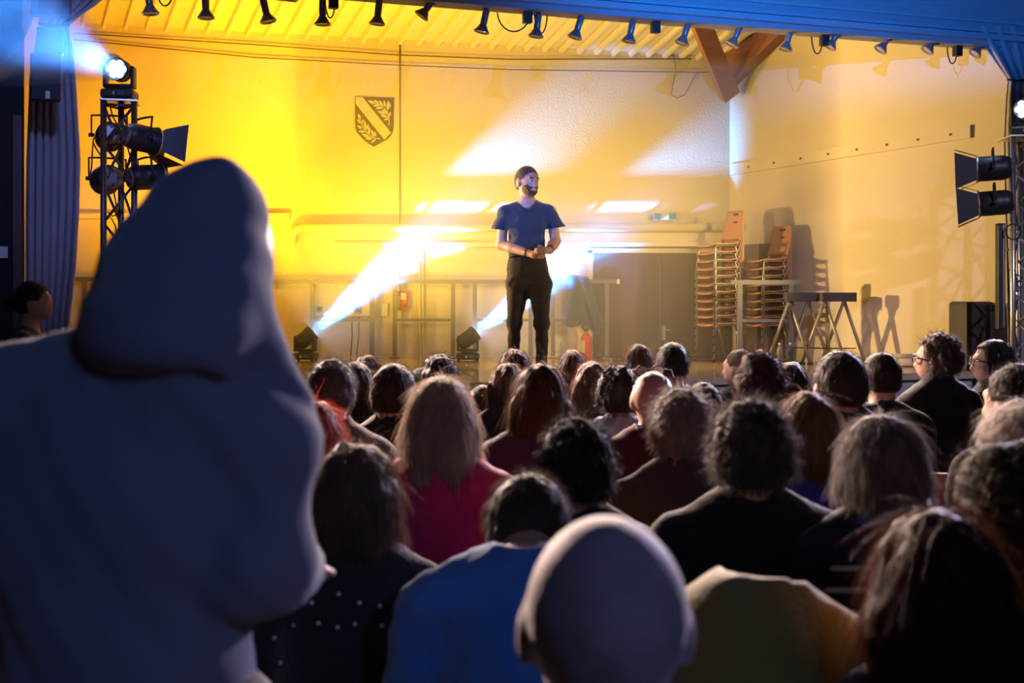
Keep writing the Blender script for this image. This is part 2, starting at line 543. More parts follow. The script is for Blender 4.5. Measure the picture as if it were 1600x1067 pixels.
cur2 = curtain('stage_curtain', 'grey drawn-back stage curtain behind the silver truss', [(40, 1520, 1665), (60, 1531, 1655), (90, 1550, 1645), (125, 1575, 1632), (145, 1572, 1634), (220, 1568, 1640), (400, 1572, 1645), (600, 1576, 1650)], -.01, 6, .04)
m = MB(); m.tube([FP(1574, 124, -.10), FP(1590, 126, -.11), FP(1612, 124, -.10), FP(1634, 120, -.05)], .010, 6); m.build('tie_back', MATS['black_plastic'], cur2)

# ------------------------------------------------------------------ stage things
def shell(mb, P, t):
    """sheet of points P thickened by t along its normals, closed all round"""
    h = len(P); w = len(P[0])
    P = [[Vector(p) for p in row] for row in P]
    Q = []
    for i in range(h):
        row = []
        for j in range(w):
            a = P[min(i + 1, h - 1)][j] - P[max(i - 1, 0)][j]; b = P[i][min(j + 1, w - 1)] - P[i][max(j - 1, 0)]
            row.append(P[i][j] + a.cross(b).normalized() * t)
        Q.append(row)
    n = len(mb.v); k = h * w
    for G in (P, Q):
        for row in G: mb.v.extend(row)
    for i in range(h - 1):
        for j in range(w - 1):
            a = n + i * w + j
            mb.face([a, a + 1, a + w + 1, a + w], True); mb.face([k + a, k + a + w, k + a + w + 1, k + a + 1], True)
    rim = [j for j in range(w)] + [i * w + w - 1 for i in range(1, h)] + [(h - 1) * w + j for j in range(w - 2, -1, -1)] + [i * w for i in range(h - 2, 0, -1)]
    for i in range(len(rim)):
        a, b = n + rim[i], n + rim[(i + 1) % len(rim)]
        mb.face([a, k + a, k + b, b])


# ---- moving-head lamps
def moving_head(loc, aim, label, s=1.0, rz=0.0, beam=None, name='moving_head_lamp'):
    """lamp with base, yoke and head; aim is the beam direction in world space"""
    t = empty(name, loc, rz); tag(t, label, 'stage lamp')
    m = MB(); m.box((0, 0, .045 * s), (.25 * s, .20 * s, .07 * s), bev=.018 * s)
    for x in (-.1, .1):
        for y in (-.07, .07): m.lathe([(.014 * s, 0), (.014 * s, .014 * s)], (x * s, y * s, 0), seg=8)
    b = m.build('base', MATS['black_plastic'], t)
    m = MB(); m.box((.035 * s, -.101 * s, .045 * s), (.05 * s, .006, .03 * s)); m.build('display', mat('lamp_display', (.1, .12, .15), .2), b)
    m = MB(); m.box((-.02 * s, -.101 * s, .045 * s), (.012 * s, .006, .02 * s)); m.build('badge', MATS['white_plastic'], b)
    m = MB(); m.lathe([(.07 * s, .085 * s), (.07 * s, .098 * s)], seg=20)
    m.box((0, 0, .11 * s), (.23 * s, .09 * s, .03 * s), bev=.008 * s)
    for x in (-1, 1): m.box((x * .105 * s, 0, .18 * s), (.026 * s, .10 * s, .17 * s), bev=.01 * s)
    m.build('yoke', MATS['black_plastic'], t)
    d = (rotz(-rz) @ Vector(aim)).normalized()
    c = Vector((0, 0, .235 * s))
    m = MB()
    m.lathe([(.045 * s, -.12 * s), (.07 * s, -.11 * s), (.08 * s, -.06 * s), (.08 * s, .03 * s), (.088 * s, .05 * s), (.088 * s, .105 * s), (.078 * s, .107 * s), (.078 * s, .09 * s)], c, d, 24)
    for k in range(5):
        m.lathe([(.083 * s, -.055 * s + k * .016 * s), (.086 * s, -.050 * s + k * .016 * s), (.083 * s, -.045 * s + k * .016 * s)], c, d, 24, cap=False)
    h = m.build('head', MATS['black_plastic'], t)
    lit = beam is not None
    s1, s2 = frame_of(d)
    for k in range(7):
        q = c + d * .096 * s
        if k: q = q + (s1 * math.cos(k * math.pi / 3) + s2 * math.sin(k * math.pi / 3)) * .048 * s
        m = MB(); m.lathe([(.0235 * s, 0), (.022 * s, .006 * s), (.012 * s, .012 * s)], q, d, 12)
        m.build('lens', LENS if lit else mat('lens_off', (.03, .05, .12), .1, coat=1), h)
    if lit:
        p, ang, col, bl = beam
        wp = Vector(loc) + rotz(rz) @ (c + d * .125 * s)
        spot('moving_head_beam', wp, wp + Vector(aim), p, col, ang, bl, .06 * s)
    return t


BC = (0.035, 0.32, 1.0)
BEAMP = 11000
y1 = 12.2
moving_head((W(477, 470, y1).x, y1, STZ), (.72, .276, .634), 'lit moving-head stage lamp on the floor beside the hooded person', .98, R(-8), (BEAMP, 23, BC, .8))
moving_head((W(731, 470, y1).x, y1, STZ), (.77, .276, .577), 'lit moving-head stage lamp on the floor left of the performer', .98, R(4), (BEAMP, 23, BC, .8))


# ---- lighting trusses
def truss(loc, rz, H, side, label, name='lighting_truss', rc=.024, rb=.011, mt='alu', step=.3):
    t = empty(name, loc, rz); tag(t, label, 'truss')
    P = [Vector((-side / 2, -side * .29, 0)), Vector((side / 2, -side * .29, 0)), Vector((0, side * .58, 0))]
    for p in P:
        m = MB(); m.tube([p + Vector((0, 0, .02)), p + Vector((0, 0, H))], rc, 10); m.build('chord', MATS[mt], t)
    n = max(2, int(H / step))
    for a, b in ((0, 1), (1, 2), (2, 0)):
        for i in range(n):
            z0 = .03 + i * (H - .06) / n; z1 = .03 + (i + 1) * (H - .06) / n
            p, q = (P[a], P[b]) if i % 2 == 0 else (P[b], P[a])
            m = MB(); m.tube([p + Vector((0, 0, z0)), q + Vector((0, 0, z1))], rb, 6); m.build('brace', MATS[mt], t)
        for z in (.05, H - .03):
            m = MB(); m.tube([P[a] + Vector((0, 0, z)), P[b] + Vector((0, 0, z))], rb, 6); m.build('crossbar', MATS[mt], t)
    m = MB(); m.box((0, .04, .01), (side * 1.7, side * 1.7, .02)); m.build('base_plate', MATS['black_metal'], t)
    m = MB(); m.box((0, .04, H + .006), (side * 1.25, side * 1.25, .012)); m.build('top_plate', MATS['alu'], t)
    return t


TLD = 8.75
tl = W(187, 470, TLD)
TLH = W(187, 160, TLD).z - STZ
truss((tl.x, TLD, STZ), R(14), TLH, .22, 'dark lighting truss at the left carrying a bright blue moving lamp', mt='truss_dark', step=.27)
aimL = W(-70, 0, 5.6) - Vector((tl.x, TLD, STZ + TLH + .2))
moving_head((tl.x, TLD, STZ + TLH + .012), aimL, 'bright blue moving-head lamp on top of the left truss', .98, R(4), (5200, 15, (0.05, 0.28, 1.0), .6))
spot('audience_rim_fill', Vector((tl.x + .12, TLD - .25, STZ + TLH - .30)), (1.3, 3.0, 1.1), 6500, (1.0, 0.70, 0.58), 66, .9, .08)  # added warm rim fill for the audience, separate from the moving head

TRD = 9.75
tr = W(1600, 470, TRD)
TRH = W(1600, 216, TRD).z
truss((tr.x + .02, TRD, 0), R(-2), TRH, .29, 'silver lighting truss at the right edge of the stage', step=.24)
moving_head((tr.x + .03, TRD + .03, TRH + .012), (-4.0, -7.0, -1.6), 'blue moving-head lamp on top of the right truss', 1.05, R(-20), (2800, 66, (0.74, 0.64, 1.0), .9))


# ---- par cans with barn doors
def par_can(loc, aim, label, r=.095, Ln=.2, doors=(1, 1, 1, 1), open_=(.5, .5, .5, .5), name='par_can_lamp', roll=0.0, mt='black_metal', yoke_side=1):
    t = empty(name, loc); tag(t, label, 'stage lamp')
    d = Vector(aim).normalized()
    s1, s2 = frame_of(d)
    s1, s2 = s1 * math.cos(roll) + s2 * math.sin(roll), s2 * math.cos(roll) - s1 * math.sin(roll)
    m = MB()
    m.lathe([(r * .55, -Ln * .62), (r * .82, -Ln * .55), (r * .95, -Ln * .40), (r, -Ln * .30), (r, Ln * .5), (r * 1.06, Ln * .5), (r * 1.06, Ln * .56), (r * .94, Ln * .56), (r * .94, Ln * .3)], (0, 0, 0), d, 22)
    can = m.build('can', MATS[mt], t)
    m = MB(); m.lathe([(r * .80, -Ln * .575), (r * .80, -Ln * .60), (r * .5, -Ln * .63)], (0, 0, 0), d, 22)
    back = m.build('rear_cap', MATS['lamp_grey'], t)
    for k in range(5):
        a = k * 2 * math.pi / 5
        m = MB(); m.lathe([(r * .1, -Ln * .60), (r * .1, -Ln * .645)], (s1 * math.cos(a) + s2 * math.sin(a)) * r * .5, d, 8); m.build('vent', MATS['black_metal'], back)
    m = MB(); m.lathe([(r * .93, Ln * .34), (r * .6, Ln * .36), (.002, Ln * .37)], (0, 0, 0), d, 22); m.build('lens', mat('par_lens', (.25, .22, .18), .15, coat=1), t)
    m = MB(); m.lathe([(r * 1.07, Ln * .50), (r * 1.12, Ln * .50), (r * 1.12, Ln * .55), (r * 1.07, Ln * .55)], (0, 0, 0), d, 22, cap=False); m.build('ring', MATS['alu'], t)
    for k, (on, op) in enumerate(zip(doors, open_)):
        if not on: continue
        a = k * math.pi / 2
        n = s1 * math.cos(a) + s2 * math.sin(a); b = d.cross(n)
        h = d * Ln * .56 + n * r * 1.08
        tip = h + (d * math.cos(op) + n * math.sin(op)) * r * 1.7
        w0, w1 = r * .85, r * 1.45
        m = MB(); m.poly([h - b * w0, h + b * w0, tip + b * w1, tip - b * w1], (d * math.sin(op) - n * math.cos(op)) * -.004); m.build('barn_door', MATS[mt], t)
    q = Vector((0, 0, 1)) - d * d.z; q.normalize(); sd = d.cross(q)
    m = MB(); m.tube([sd * r * 1.05, sd * r * 1.3, sd * r * 1.3 + q * r * 1.5, q * r * 1.55 + sd * r * .4, -sd * r * .4 + q * r * 1.55, -sd * r * 1.3 + q * r * 1.5, -sd * r * 1.3, -sd * r * 1.05], .009, 6)
    m.lathe([(.016, -.02), (.016, .02)], sd * r * 1.32, sd, 8); m.lathe([(.016, -.02), (.016, .02)], -sd * r * 1.32, sd, 8)
    y = m.build('yoke', MATS['black_metal'], t)
    return t


# left truss: two pairs of cans
c1 = W(221, 216, TLD - .10); par_can(c1, (.72, .75, -.12), 'upper par lamp on the left truss seen from behind, dotted rear cap', .10, .22, doors=(1, 0, 1, 1), open_=(.55, .5, .3, .3))
c2 = W(171, 212, TLD + .12); par_can(c2, (-.35, 1, .0), 'upper par lamp left of the left truss chords', .10, .22, doors=(0, 0, 0, 0))
c3 = W(228, 277, TLD - .02); par_can(c3, (.75, .65, .1), 'lower par lamp on the left truss beside the hood', .095, .22, doors=(0, 0, 1, 0))
c4 = W(168, 280, TLD + .12); par_can(c4, (-.5, .9, .0), 'lower par lamp at the left of the left truss', .105, .22, doors=(0, 0, 0, 0))
m = MB(); m.tube([W(u, v, TLD + .05) for u, v in ((156, 212), (146, 216), (144, 240), (143, 262), (140, 276), (152, 280))], .006, 5); m.tube([W(u, v, TLD + .05) for u, v in ((145, 222), (152, 235), (160, 246))], .006, 5)
o = m.build('lamp_cable', MATS['cable']); tag(o, 'loose black cable hanging beside the left truss', 'cable')
m = MB(); m.tube([W(u, v, TLD - .05) for u, v in ((172, 165), (176, 182), (184, 195), (190, 210), (200, 232), (205, 250), (196, 268))], .006, 5)
m.tube([W(u, v, TLD - .05) for u, v in ((178, 300), (182, 322), (185, 334), (176, 338), (168, 330), (180, 352), (184, 372))], .006, 5)
o = m.build('lamp_cable', MATS['cable']); tag(o, 'black cable winding down inside the left truss', 'cable')

# right truss: two cans with barn doors
c5 = W(1552, 263, TRD - .02); par_can(c5, (-.93, .36, -.03), 'upper barn-door lamp on the right truss', .105, .24, open_=(.35, .35, .35, .35), roll=.1)
c6 = W(1555, 317, TRD - .02); par_can(c6, (-.92, .36, -.06), 'lower barn-door lamp on the right truss', .105, .24, open_=(.35, .35, .35, .35), roll=.1)
m = MB()
for i in range(9):
    v0 = 350 + i * 24; m.tube([W(1583 + 6 * math.sin(i * 1.7), v0, TRD + .1), W(1590 + 7 * math.sin(i * 2.3 + 1), v0 + 12, TRD + .06), W(1583 + 6 * math.sin((i + 1) * 1.7), v0 + 24, TRD + .1)], .007, 5)
o = m.build('lamp_cable', MATS['cable']); tag(o, 'black cables strung down inside the right truss', 'cable')
m = MB(); m.tube([W(1583 + 12 * math.cos(a), 362 + 12 * math.sin(a), TRD - .1) for a in np.linspace(0, 12.6, 40)], .006, 5)
o = m.build('coiled_cable', MATS['cable']); tag(o, 'coil of black cable hung on the right truss', 'cable')

# light sources of these cans: just in front of the mouth of each
def can_light(c, aim, target, power, col, ang):
    p = Vector(c) + Vector(aim).normalized() * .16
    spot('par_can_light', p, target, power, col, ang, .8, .06)
can_light(c1, (.72, .75, -.12), (1.6, 12.8, 2.9), 160, (1.0, 0.60, 0.15), 70)
can_light(c3, (.75, .65, .1), (1.0, 12.8, 2.6), 260, (1.0, 0.60, 0.20), 70)
can_light(c2, (-.2, 1, .0), (-2.6, 12.8, 3.0), 300, (1.0, 0.44, 0.03), 85)
can_light(c5, (-.93, .36, -.03), (0.0, 12.6, 2.4), 380, (1.0, 0.68, 0.20), 66)
can_light(c6, (-.92, .36, -.06), (-1.2, 12.6, 1.6), 360, (1.0, 0.70, 0.26), 66)


# floor uplights behind the hooded person (flat LED cans)
def floor_par(loc, aim, label, col, power, ang):
    t = empty('floor_uplight', loc); tag(t, label, 'stage lamp', 'floor uplights washing the wall yellow')
    d = Vector(aim).normalized()
    m = MB(); m.lathe([(.06, -.07), (.09, -.05), (.1, .04), (.1, .06), (.09, .06), (.09, .045)], (0, 0, .15), d, 22); m.build('can', MATS['black_plastic'], t)
    m = MB(); m.lathe([(.088, .046), (.05, .05), (.002, .052)], (0, 0, .15), d, 22); m.build('lens', emat('lens_amber', (1, .6, .05), 6), t)
    m = MB(); m.tube([(-.11, 0, .15), (-.11, 0, .02), (.11, 0, .02), (.11, 0, .15)], .009, 6); m.box((0, 0, .008), (.24, .10, .016)); m.build('stand', MATS['black_metal'], t)
    p = Vector(loc) + Vector((0, 0, .15)) + d * .09
    spot('floor_uplight_light', p, p + d, power, col, ang, .9, .08)
YEL = (1.0, 0.62, 0.006)
floor_par((-3.75, 10.2, STZ), (.05, .52, .90), 'amber floor uplight nearer the left truss', (1.0, .40, .004), 620, 110)
floor_par((-2.45, 10.7, STZ), (.45, .50, .90), 'amber floor uplight nearer the lit floor lamp', YEL, 820, 112)

# a par lamp on a tall stand, hidden behind the hooded person, washing the side wall
def stand_par(loc, z, target, label, col, power, ang):
    t = empty('stand_lamp', loc); tag(t, label, 'stage lamp')
    d = (Vector(target) - (Vector(loc) + Vector((0, 0, z)))).normalized()
    m = MB(); m.lathe([(.06, -.09), (.09, -.07), (.1, .04), (.1, .09), (.092, .09), (.092, .06)], (0, 0, z), d, 22); m.build('can', MATS['black_metal'], t)
    m = MB(); m.lathe([(.09, .055), (.05, .06), (.002, .062)], (0, 0, z), d, 22); m.build('lens', emat('lens_amber', (1, .6, .05), 6), t)
    m = MB(); m.tube([(0, 0, .25), (0, 0, z - .11)], .016, 8); m.build('pole', MATS['black_metal'], t)
    for a in (0, 2.1, 4.2):
        m = MB(); m.tube([(0, 0, .32), (.3 * math.cos(a), .3 * math.sin(a), .01)], .011, 6); m.build('leg', MATS['black_metal'], t)
    p = Vector(loc) + Vector((0, 0, z)) + d * .12
    spot('stand_lamp_light', p, target, power, col, ang, .9, .05)
stand_par((-2.95, 11.35, STZ), 1.15, (3.7, 11.2, 2.5), 'amber par lamp on a stand behind the hooded person', (1.0, 0.66, 0.24), 1700, 64)

# unseen flood fixture added for the fascia fill, with a plate blocking its spill
t = empty('added_flood_lamp', (2.0, 6.2, 3.45)); tag(t, 'unseen blue flood lamp added above the audience to light the fascia', 'stage lamp')
m = MB(); m.box((0, -.09, .0), (.30, .12, .20), bev=.01); m.build('housing', MATS['black_metal'], t)
m = MB(); m.box((0, .13, -.02), (.62, .26, .006), Euler((R(9.0), 0, 0))); m.build('barn_door', MATS['black_metal'], t)  # added flag plate, placed to block spill onto the stage
m = MB(); m.tube([(0, -.1, .1), (0, -.1, 2.65)], .02, 8); m.build('hanger', MATS['black_metal'], t)


# ---- spotlights hung below the fascia
def hung_spot(u, v, tilt_u, label, dv=0, off=.09):
    """small flared spot: cap pixel (u, v) is the middle of its mouth; tilt_u is the sideways offset of its top in pixels"""
    D = fl_at_u(u, off)
    mouth = W(u, v, D); topp = W(u + tilt_u, v - 30, D)
    ax = (mouth - topp).normalized()
    t = empty('hung_spotlight', (topp.x, topp.y, BZ)); tag(t, label, 'spotlight', 'small spotlights hung under the fascia')
    o = Vector((0, 0, topp.z - BZ))
    m = MB(); m.lathe([(.022, -.03), (.027, -.02), (.027, .075), (.024, .085), (.034, .10), (.055, .135), (.062, .142), (.062, .152), (.052, .150), (.02, .11)], o, ax, 16); can = m.build('can', MATS['lamp_grey'], t)
    m = MB(); m.tube([(0, 0, .0), o - ax * .01], .006, 6); m.box((0, 0, -.006), (.035, .035, .012)); m.build('stem', MATS['black_metal'], t)
    m = MB(); m.lathe([(.05, .138), (.03, .146), (.004, .148)], o, ax, 14); m.build('bulb', mat('bulb_off', (.5, .5, .48), .15), can)
names = ['first from the left', 'second from the left', 'third from the left', 'fourth from the left', 'fifth from the left', 'sixth from the left, swung sideways', 'seventh from the left', 'eighth from the left', 'above the draped coat', 'tenth from the left', 'just left of the slim rafter', 'between the two rafters', 'over the deep rafter', 'just right of the deep rafter', 'third from the right', 'second from the right', 'touching the right curtain']
spec = [(235, 19, -3), (322, 26, -1), (419, 33, -7), (504, 37, 0), (589, 37, 3), (654, 31, 22), (752, 51, 7), (837, 58, 4), (897, 61, 10), (982, 67, 6), (1064, 71, 10), (1141, 75, 14), (1226, 81, 8), (1292, 80, 18), (1370, 86, 20), (1442, 88, 22), (1515, 94, 24)]
for i, ((u, v, tu), nm) in enumerate(zip(spec, names)):
    nm = nm.replace('’', "'")
    hung_spot(u, v, tu, 'small grey spotlight under the fascia, ' + nm)
# added rim fill for the audience, placed at two of the unlit spotlights
for u, v in ((752, 51), (1141, 75)):
    q = W(u, v + 10, fl_at_u(u, .09))
    spot('hung_rim_fill', q, (0.6 if u < 800 else 1.4, 2.5, 0.9), 2000, (1.0, 0.74, 0.56), 74, .9, .05)
# boxes and cable loops between them
for i, (u, lab) in enumerate(((521, 'left of the crest'), (824, 'over the performer'), (1024, 'over the coat rail'), (1288, 'right of the rafters'), (1496, 'beside the right curtain'))):
    p = FP(u, 0, .08); p.z = BZ - .045
    m = MB(); m.box((0, 0, 0), (.07, .06, .09), rotz(FA), bev=.005); o = m.build('junction_box', MATS['black_plastic'], loc=p); tag(o, 'black junction box under the fascia ' + lab, 'junction box')
for u, w, lab in ((258, 14, 'by the first spotlights'), (516, 8, 'left of the crest'), (803, 26, 'above the performer'), (845, 10, 'right of the performer'), (1277, 9, 'right of the rafters'), (1488, 8, 'beside the right curtain')):
    D = fl_at_u(u, .09); p = W(u, 470, D); p.z = BZ
    hw = w * D / F
    m = MB(); m.tube([Vector((math.sin(a) * hw * 1.0, 0, -.16 * math.cos(a) ** 1 if math.cos(a) > 0 else 0)) for a in np.linspace(-1.5, 1.5, 11)], .006, 6)
    o = m.build('cable_loop', MATS['cable'], loc=p); tag(o, 'loop of black cable under the fascia ' + lab, 'cable')


# ---- hung loudspeakers on the left
def cab(name, c, size, rz, tilt, label, badge=True):
    t = empty(name, c, rz); tag(t, label, 'loudspeaker')
    E = Euler((tilt, 0, 0))
    m = MB(); m.box((0, 0, 0), size, E, bev=.012); m.build('cabinet', MATS['black_plastic'], t)
    m = MB(); m.box(E.to_matrix() @ Vector((0, -size[1] / 2 - .004, 0)), (size[0] * .9, .012, size[2] * .93), E, bev=.004); g = m.build('grille', MATS['grille'], t)
    if badge:
        m = MB(); m.box(E.to_matrix() @ Vector((.012, -size[1] / 2 - .012, -size[2] * .36)), (.028, .006, .05), E); m.build('badge', MATS['white_plastic'], g)
    m = MB(); m.tube([(0, size[1] * .3, 0), (0, size[1] * .5 + .14, 0)], .018, 8); m.build('bracket', MATS['black_metal'], t)
    return t
cab('hung_loudspeaker', FP(71.5, 122, -.28), (.19, .16, .31), R(22), R(8), 'black loudspeaker with white badge hung beside the left curtain')
cab('hung_loudspeaker', FP(78, 66, -.24), (.165, .15, .17), R(22), R(2), 'upper black loudspeaker above the badged one', False)

# ---- railings at the back of the stage
def railing(u0, u1, up0, up1, D, label, vt=440, vm=500, mt='rail_steel', midfrom=None):
    x0, x1 = W(u0, 0, D).x, W(u1, 0, D).x; a, b = W(up0, 0, D).x, W(up1, 0, D).x
    z = W(0, vt, D).z; zm = W(0, vm, D).z
    t = empty('guard_rail', ((x0 + x1) / 2, D, STZ)); tag(t, label, 'railing', 'guard rails along the back of the stage')
    cx = (x0 + x1) / 2
    m = MB(); m.box((0, 0, z - STZ), (x1 - x0 - .004, .045, .045)); m.build('top_rail', MATS[mt], t)
    for q in (a, b):
        m = MB(); m.box((q - cx, 0, (z - STZ) / 2), (.045, .045, z - STZ - .045)); m.build('post', MATS[mt], t)
        m = MB(); m.box((q - cx, 0, .006), (.09, .09, .012)); m.build('foot', MATS[mt], t)
    m = MB(); m.box(((a + b) / 2 - cx, 0, zm - STZ), (b - a - .045, .032, .032)); m.build('mid_rail', MATS[mt], t)
    return t
RDp = 12.64
railing(100, 205, 133, 190, RDp, 'guard rail behind the left truss', 436)
railing(395, 600, 488, 581, RDp, 'guard rail standing behind the floor lamp nearest the hooded person')
railing(600, 725, 617, 708, RDp, 'guard rail in front of the red wall box')
railing(725, 846, 742, 829, RDp, 'guard rail directly behind the performer')
r4 = railing(846, 964, 864, 948, RDp, 'guard rail with a dark blue coat hung over it')
m = MB(); m.box((W(964, 0, RDp).x - r4.location.x + .012, 0, W(0, 440, RDp).z - STZ), (.03, .052, .052), bev=.006); m.build('end_cap', MATS['white_plastic'], r4)
railing(1142, 1250, 1156, 1236, 11.55, 'guard rail section in front of the second stack of chairs', 441, 501)

# ---- coat hung over the rail
def coat():
    D = RDp - .035
    z = W(0, 433, D).z
    P = []
    rows = [(-.10, 0), (-.06, .02), (0, .03), (.035, .02), (.07, -.02), (.2, 0), (.4, 0), (.52, 0)]
    L = [(888, 914), (888, 916), (888, 920), (887, 922), (887, 926), (887, 928), (885, 932), (883, 936)]
    ys = [.09, .07, .0, -.05, -.06, -.065, -.07, -.075]
    zs = [-.25, -.08, .0, -.03, -.08, -.2, -.38, -.52]
    for i in range(8):
        row = []
        for j in range(13):
            s = j / 12; u = L[i][0] + (L[i][1] - L[i][0]) * s
            x = W(u, 0, D).x
            row.append(Vector((x, D + .04 + ys[i] + .022 * math.sin(s * 15 + i * .3), z + zs[i] - (.05 * s + .03 * math.sin(s * 9) if i == 7 else 0) + .008 * math.sin(s * 6))))
        P.append(row)
    m = MB(); m.grid(P); o = m.build('draped_coat', MATS['blue_coat'], fix=False)
    md = o.modifiers.new('thick', 'SOLIDIFY'); md.thickness = .02
    tag(o, 'dark blue coat draped over the railing right of the performer', 'coat')
    m = MB()
    P2 = []
    for i in range(6):
        f = i / 5
        P2.append([Vector((W(u, 0, D).x + .05 * f, D - .05 - .02 * f - .012 * math.sin(s * 3.14), z - .05 - f * .50)) for s, u in ((0, 908 + 14 * f), (.5, 914 + 14 * f), (1, 921 + 13 * f))])
    m.grid(P2); q = m.build('sleeve', MATS['blue_coat'], o, fix=False)
    md = q.modifiers.new('thick', 'SOLIDIFY'); md.thickness = .03
coat()

# ---- fire extinguishers
def extinguisher(loc, s, label, hose=True):
    t = empty('fire_extinguisher', loc, R(-20)); t.scale = (s, s, s); tag(t, label, 'fire extinguisher')
    m = MB(); m.lathe([(.066, 0), (.072, .012), (.072, .27), (.062, .31), (.035, .335), (.022, .345), (.022, .37)], seg=20); b = m.build('cylinder', MATS['extinguisher_red'], t)
    m = MB()
    for a0 in np.linspace(-2.3, -.9, 9):
        pass
    n = 9
    P = [[Vector((.0735 * math.cos(a), .0735 * math.sin(a), zz)) for a in np.linspace(-2.5, -1.5, n)] for zz in (.08, .24)]
    m.grid(P); m.build('label_sheet', MATS['extinguisher_label'], b, fix=False)
    m = MB(); m.box((0, 0, .385), (.05, .04, .035), bev=.005); m.box((.05, 0, .415), (.11, .022, .012), Euler((0, R(-14), 0))); m.box((.05, 0, .39), (.10, .02, .01)); m.build('valve', MATS['black_plastic'], t)
    if hose:
        m = MB(); m.tube([(-.02, 0, .385), (-.06, 0, .43), (-.02, 0, .53), (.08, 0, .57), (.19, 0, .50), (.22, 0, .38), (.19, .0, .22), (.15, .0, .12)], .011, 8); m.build('hose', MATS['cable'], t)
    return t
extinguisher((W(916, 0, 12.6).x, 12.62, STZ), .80, 'red fire extinguisher on the stage floor below the draped coat')
# red box on the wall
m = MB()
p = W(629, 470, YB - .06)
t = empty('alarm_box', (p.x, YB - .05, wz(470))); tag(t, 'red fire box mounted on the back wall behind the railing', 'fire box')
m = MB(); m.box((0, 0, 0), (.105, .09, .21), bev=.008); m.build('case', MATS['extinguisher_red'], t)
m = MB(); m.box((.012, -.048, .05), (.06, .006, .075)); m.build('notice', MATS['white_plastic'], t)
m = MB(); m.lathe([(.014, 0), (.012, .02)], (.03, -.046, -.05), (0, -1, 0), 10); m.build('knob', MATS['black_plastic'], t)
m = MB(); m.box((-.035, -.047, -.01), (.02, .006, .12)); m.build('side_label', MATS['extinguisher_label'], t)
# trunking panel with sockets
t = empty('socket_strip', (wx(545), YB - .02, wz(484))); tag(t, 'pale socket strip on the back wall behind the railing', 'socket strip')
m = MB(); m.box((0, 0, 0), (wx(607) - wx(484), .04, .145), bev=.006); m.build('panel', MATS['white_plastic'], t)
for u, s in ((560, .08), (500, .07)):
    m = MB(); m.box((wx(u) - wx(545), -.03, .005), (s, .025, s), bev=.005); q = m.build('socket', mat('socket_grey', (.25, .22, .2), .5), t)
    m = MB(); m.lathe([(.022, 0), (.022, .004)], (wx(u) - wx(545), -.043, .005), (0, -1, 0), 12); m.build('inset', MATS['black_plastic'], q)
for i, (a, b, lab) in enumerate((((551, 495), (549, 558), 'left-hand black lead falling from the socket strip'), ((562, 495), (558, 558), 'right-hand black lead falling from the socket strip'))):
    m = MB(); m.tube([(wx(a[0]), YB - .05, wz(a[1])), (wx((a[0] + b[0]) / 2 + 1), YB - .04, wz(527)), (wx(b[0]), YB - .05, STZ + .005)], .006, 5); o = m.build('power_lead', MATS['cable']); tag(o, lab, 'cable')
# emergency light
t = empty('emergency_light', (wx(1038), YB - .03, wz(339))); tag(t, 'small twin emergency light on the back wall above the doors', 'emergency light')
m = MB(); m.box((0, 0, 0), (.10, .05, .07), bev=.006); m.build('case', MATS['white_plastic'], t)
for x in (-.085, .085):
    m = MB(); m.box((x, -.02, .0), (.075, .06, .07), bev=.008); m.build('lamp_head', mat('em_blue', (.12, .35, .55), .3), t)

# ---- chairs
def make_chair(s=.86):
    t = empty('stacking_chair')
    ws = MATS['wood_shell']
    # seat: front edge towards +x
    P = []
    for i in range(9):
        a = i / 8; x = -.19 + .40 * a
        row = []
        for j in range(7):
            b = j / 6 * 2 - 1
            w = .20 * (1 - .12 * (1 - a)) * (1 - .25 * max(0, a - .85) / .15 * 1)
            z = .455 + .012 * b * b - .02 * math.sin(a * math.pi) - (.035 * max(0, (a - .75) / .25) ** 2) + .012 * (1 - a)
            row.append(Vector((x, b * w, z)) * s)
        P.append(row)
    m = MB(); shell(m, P, .011 * s); m.build('seat', ws, t)
    P = []
    for i in range(9):
        a = i / 8; z = .52 + .36 * a
        row = []
        for j in range(7):
            b = j / 6 * 2 - 1
            w = .185 * (1 - .10 * a) * (1 - .2 * max(0, (a - .85) / .15))
            x = -.205 - .075 * a - .02 * math.sin(a * 3) + .025 * b * b
            row.append(Vector((x, b * w, z)) * s)
        P.append(row)
    m = MB(); shell(m, P, .011 * s); bk = m.build('backrest', ws, t)
    m = MB(); m.box(Vector((-.2745, 0, .835)) * s, (.0145 * s, .085 * s, .026 * s), Euler((0, R(-12), 0)), bev=.004); m.build('grip_slot', mat('slot_dark', (.06, .03, .02), .8), bk)
    r = .0105 * s
    for sd in (-1, 1):
        y = sd * .165
        m = MB(); m.tube([Vector(p) * s for p in ((.21, y * 1.10, 0), (.165, y, .425), (.14, y, .44), (-.10, y, .44), (-.14, y, .43))], r, 8); m.build('front_leg', MATS['chair_steel'], t)
        m = MB(); m.tube([Vector(p) * s for p in ((-.27, y * 1.12, 0), (-.13, y, .43), (-.16, y, .455), (-.205, y, .52), (-.245, y * .9, .66))], r, 8); m.build('rear_leg', MATS['chair_steel'], t)
        for xx in (.21, -.27):
            m = MB(); m.lathe([(.014 * s, 0), (.014 * s, .02 * s)], Vector((xx, y * (1.10 if xx > 0 else 1.12), 0)) * s, seg=8); m.build('foot_cap', MATS['black_plastic'], t)
    m = MB(); m.tube([Vector((.1, -.165, .43)) * s, Vector((.1, .165, .43)) * s], r, 8); m.build('stretcher', MATS['chair_steel'], t)
    return t


CH0 = make_chair()
CHUSED = [False]


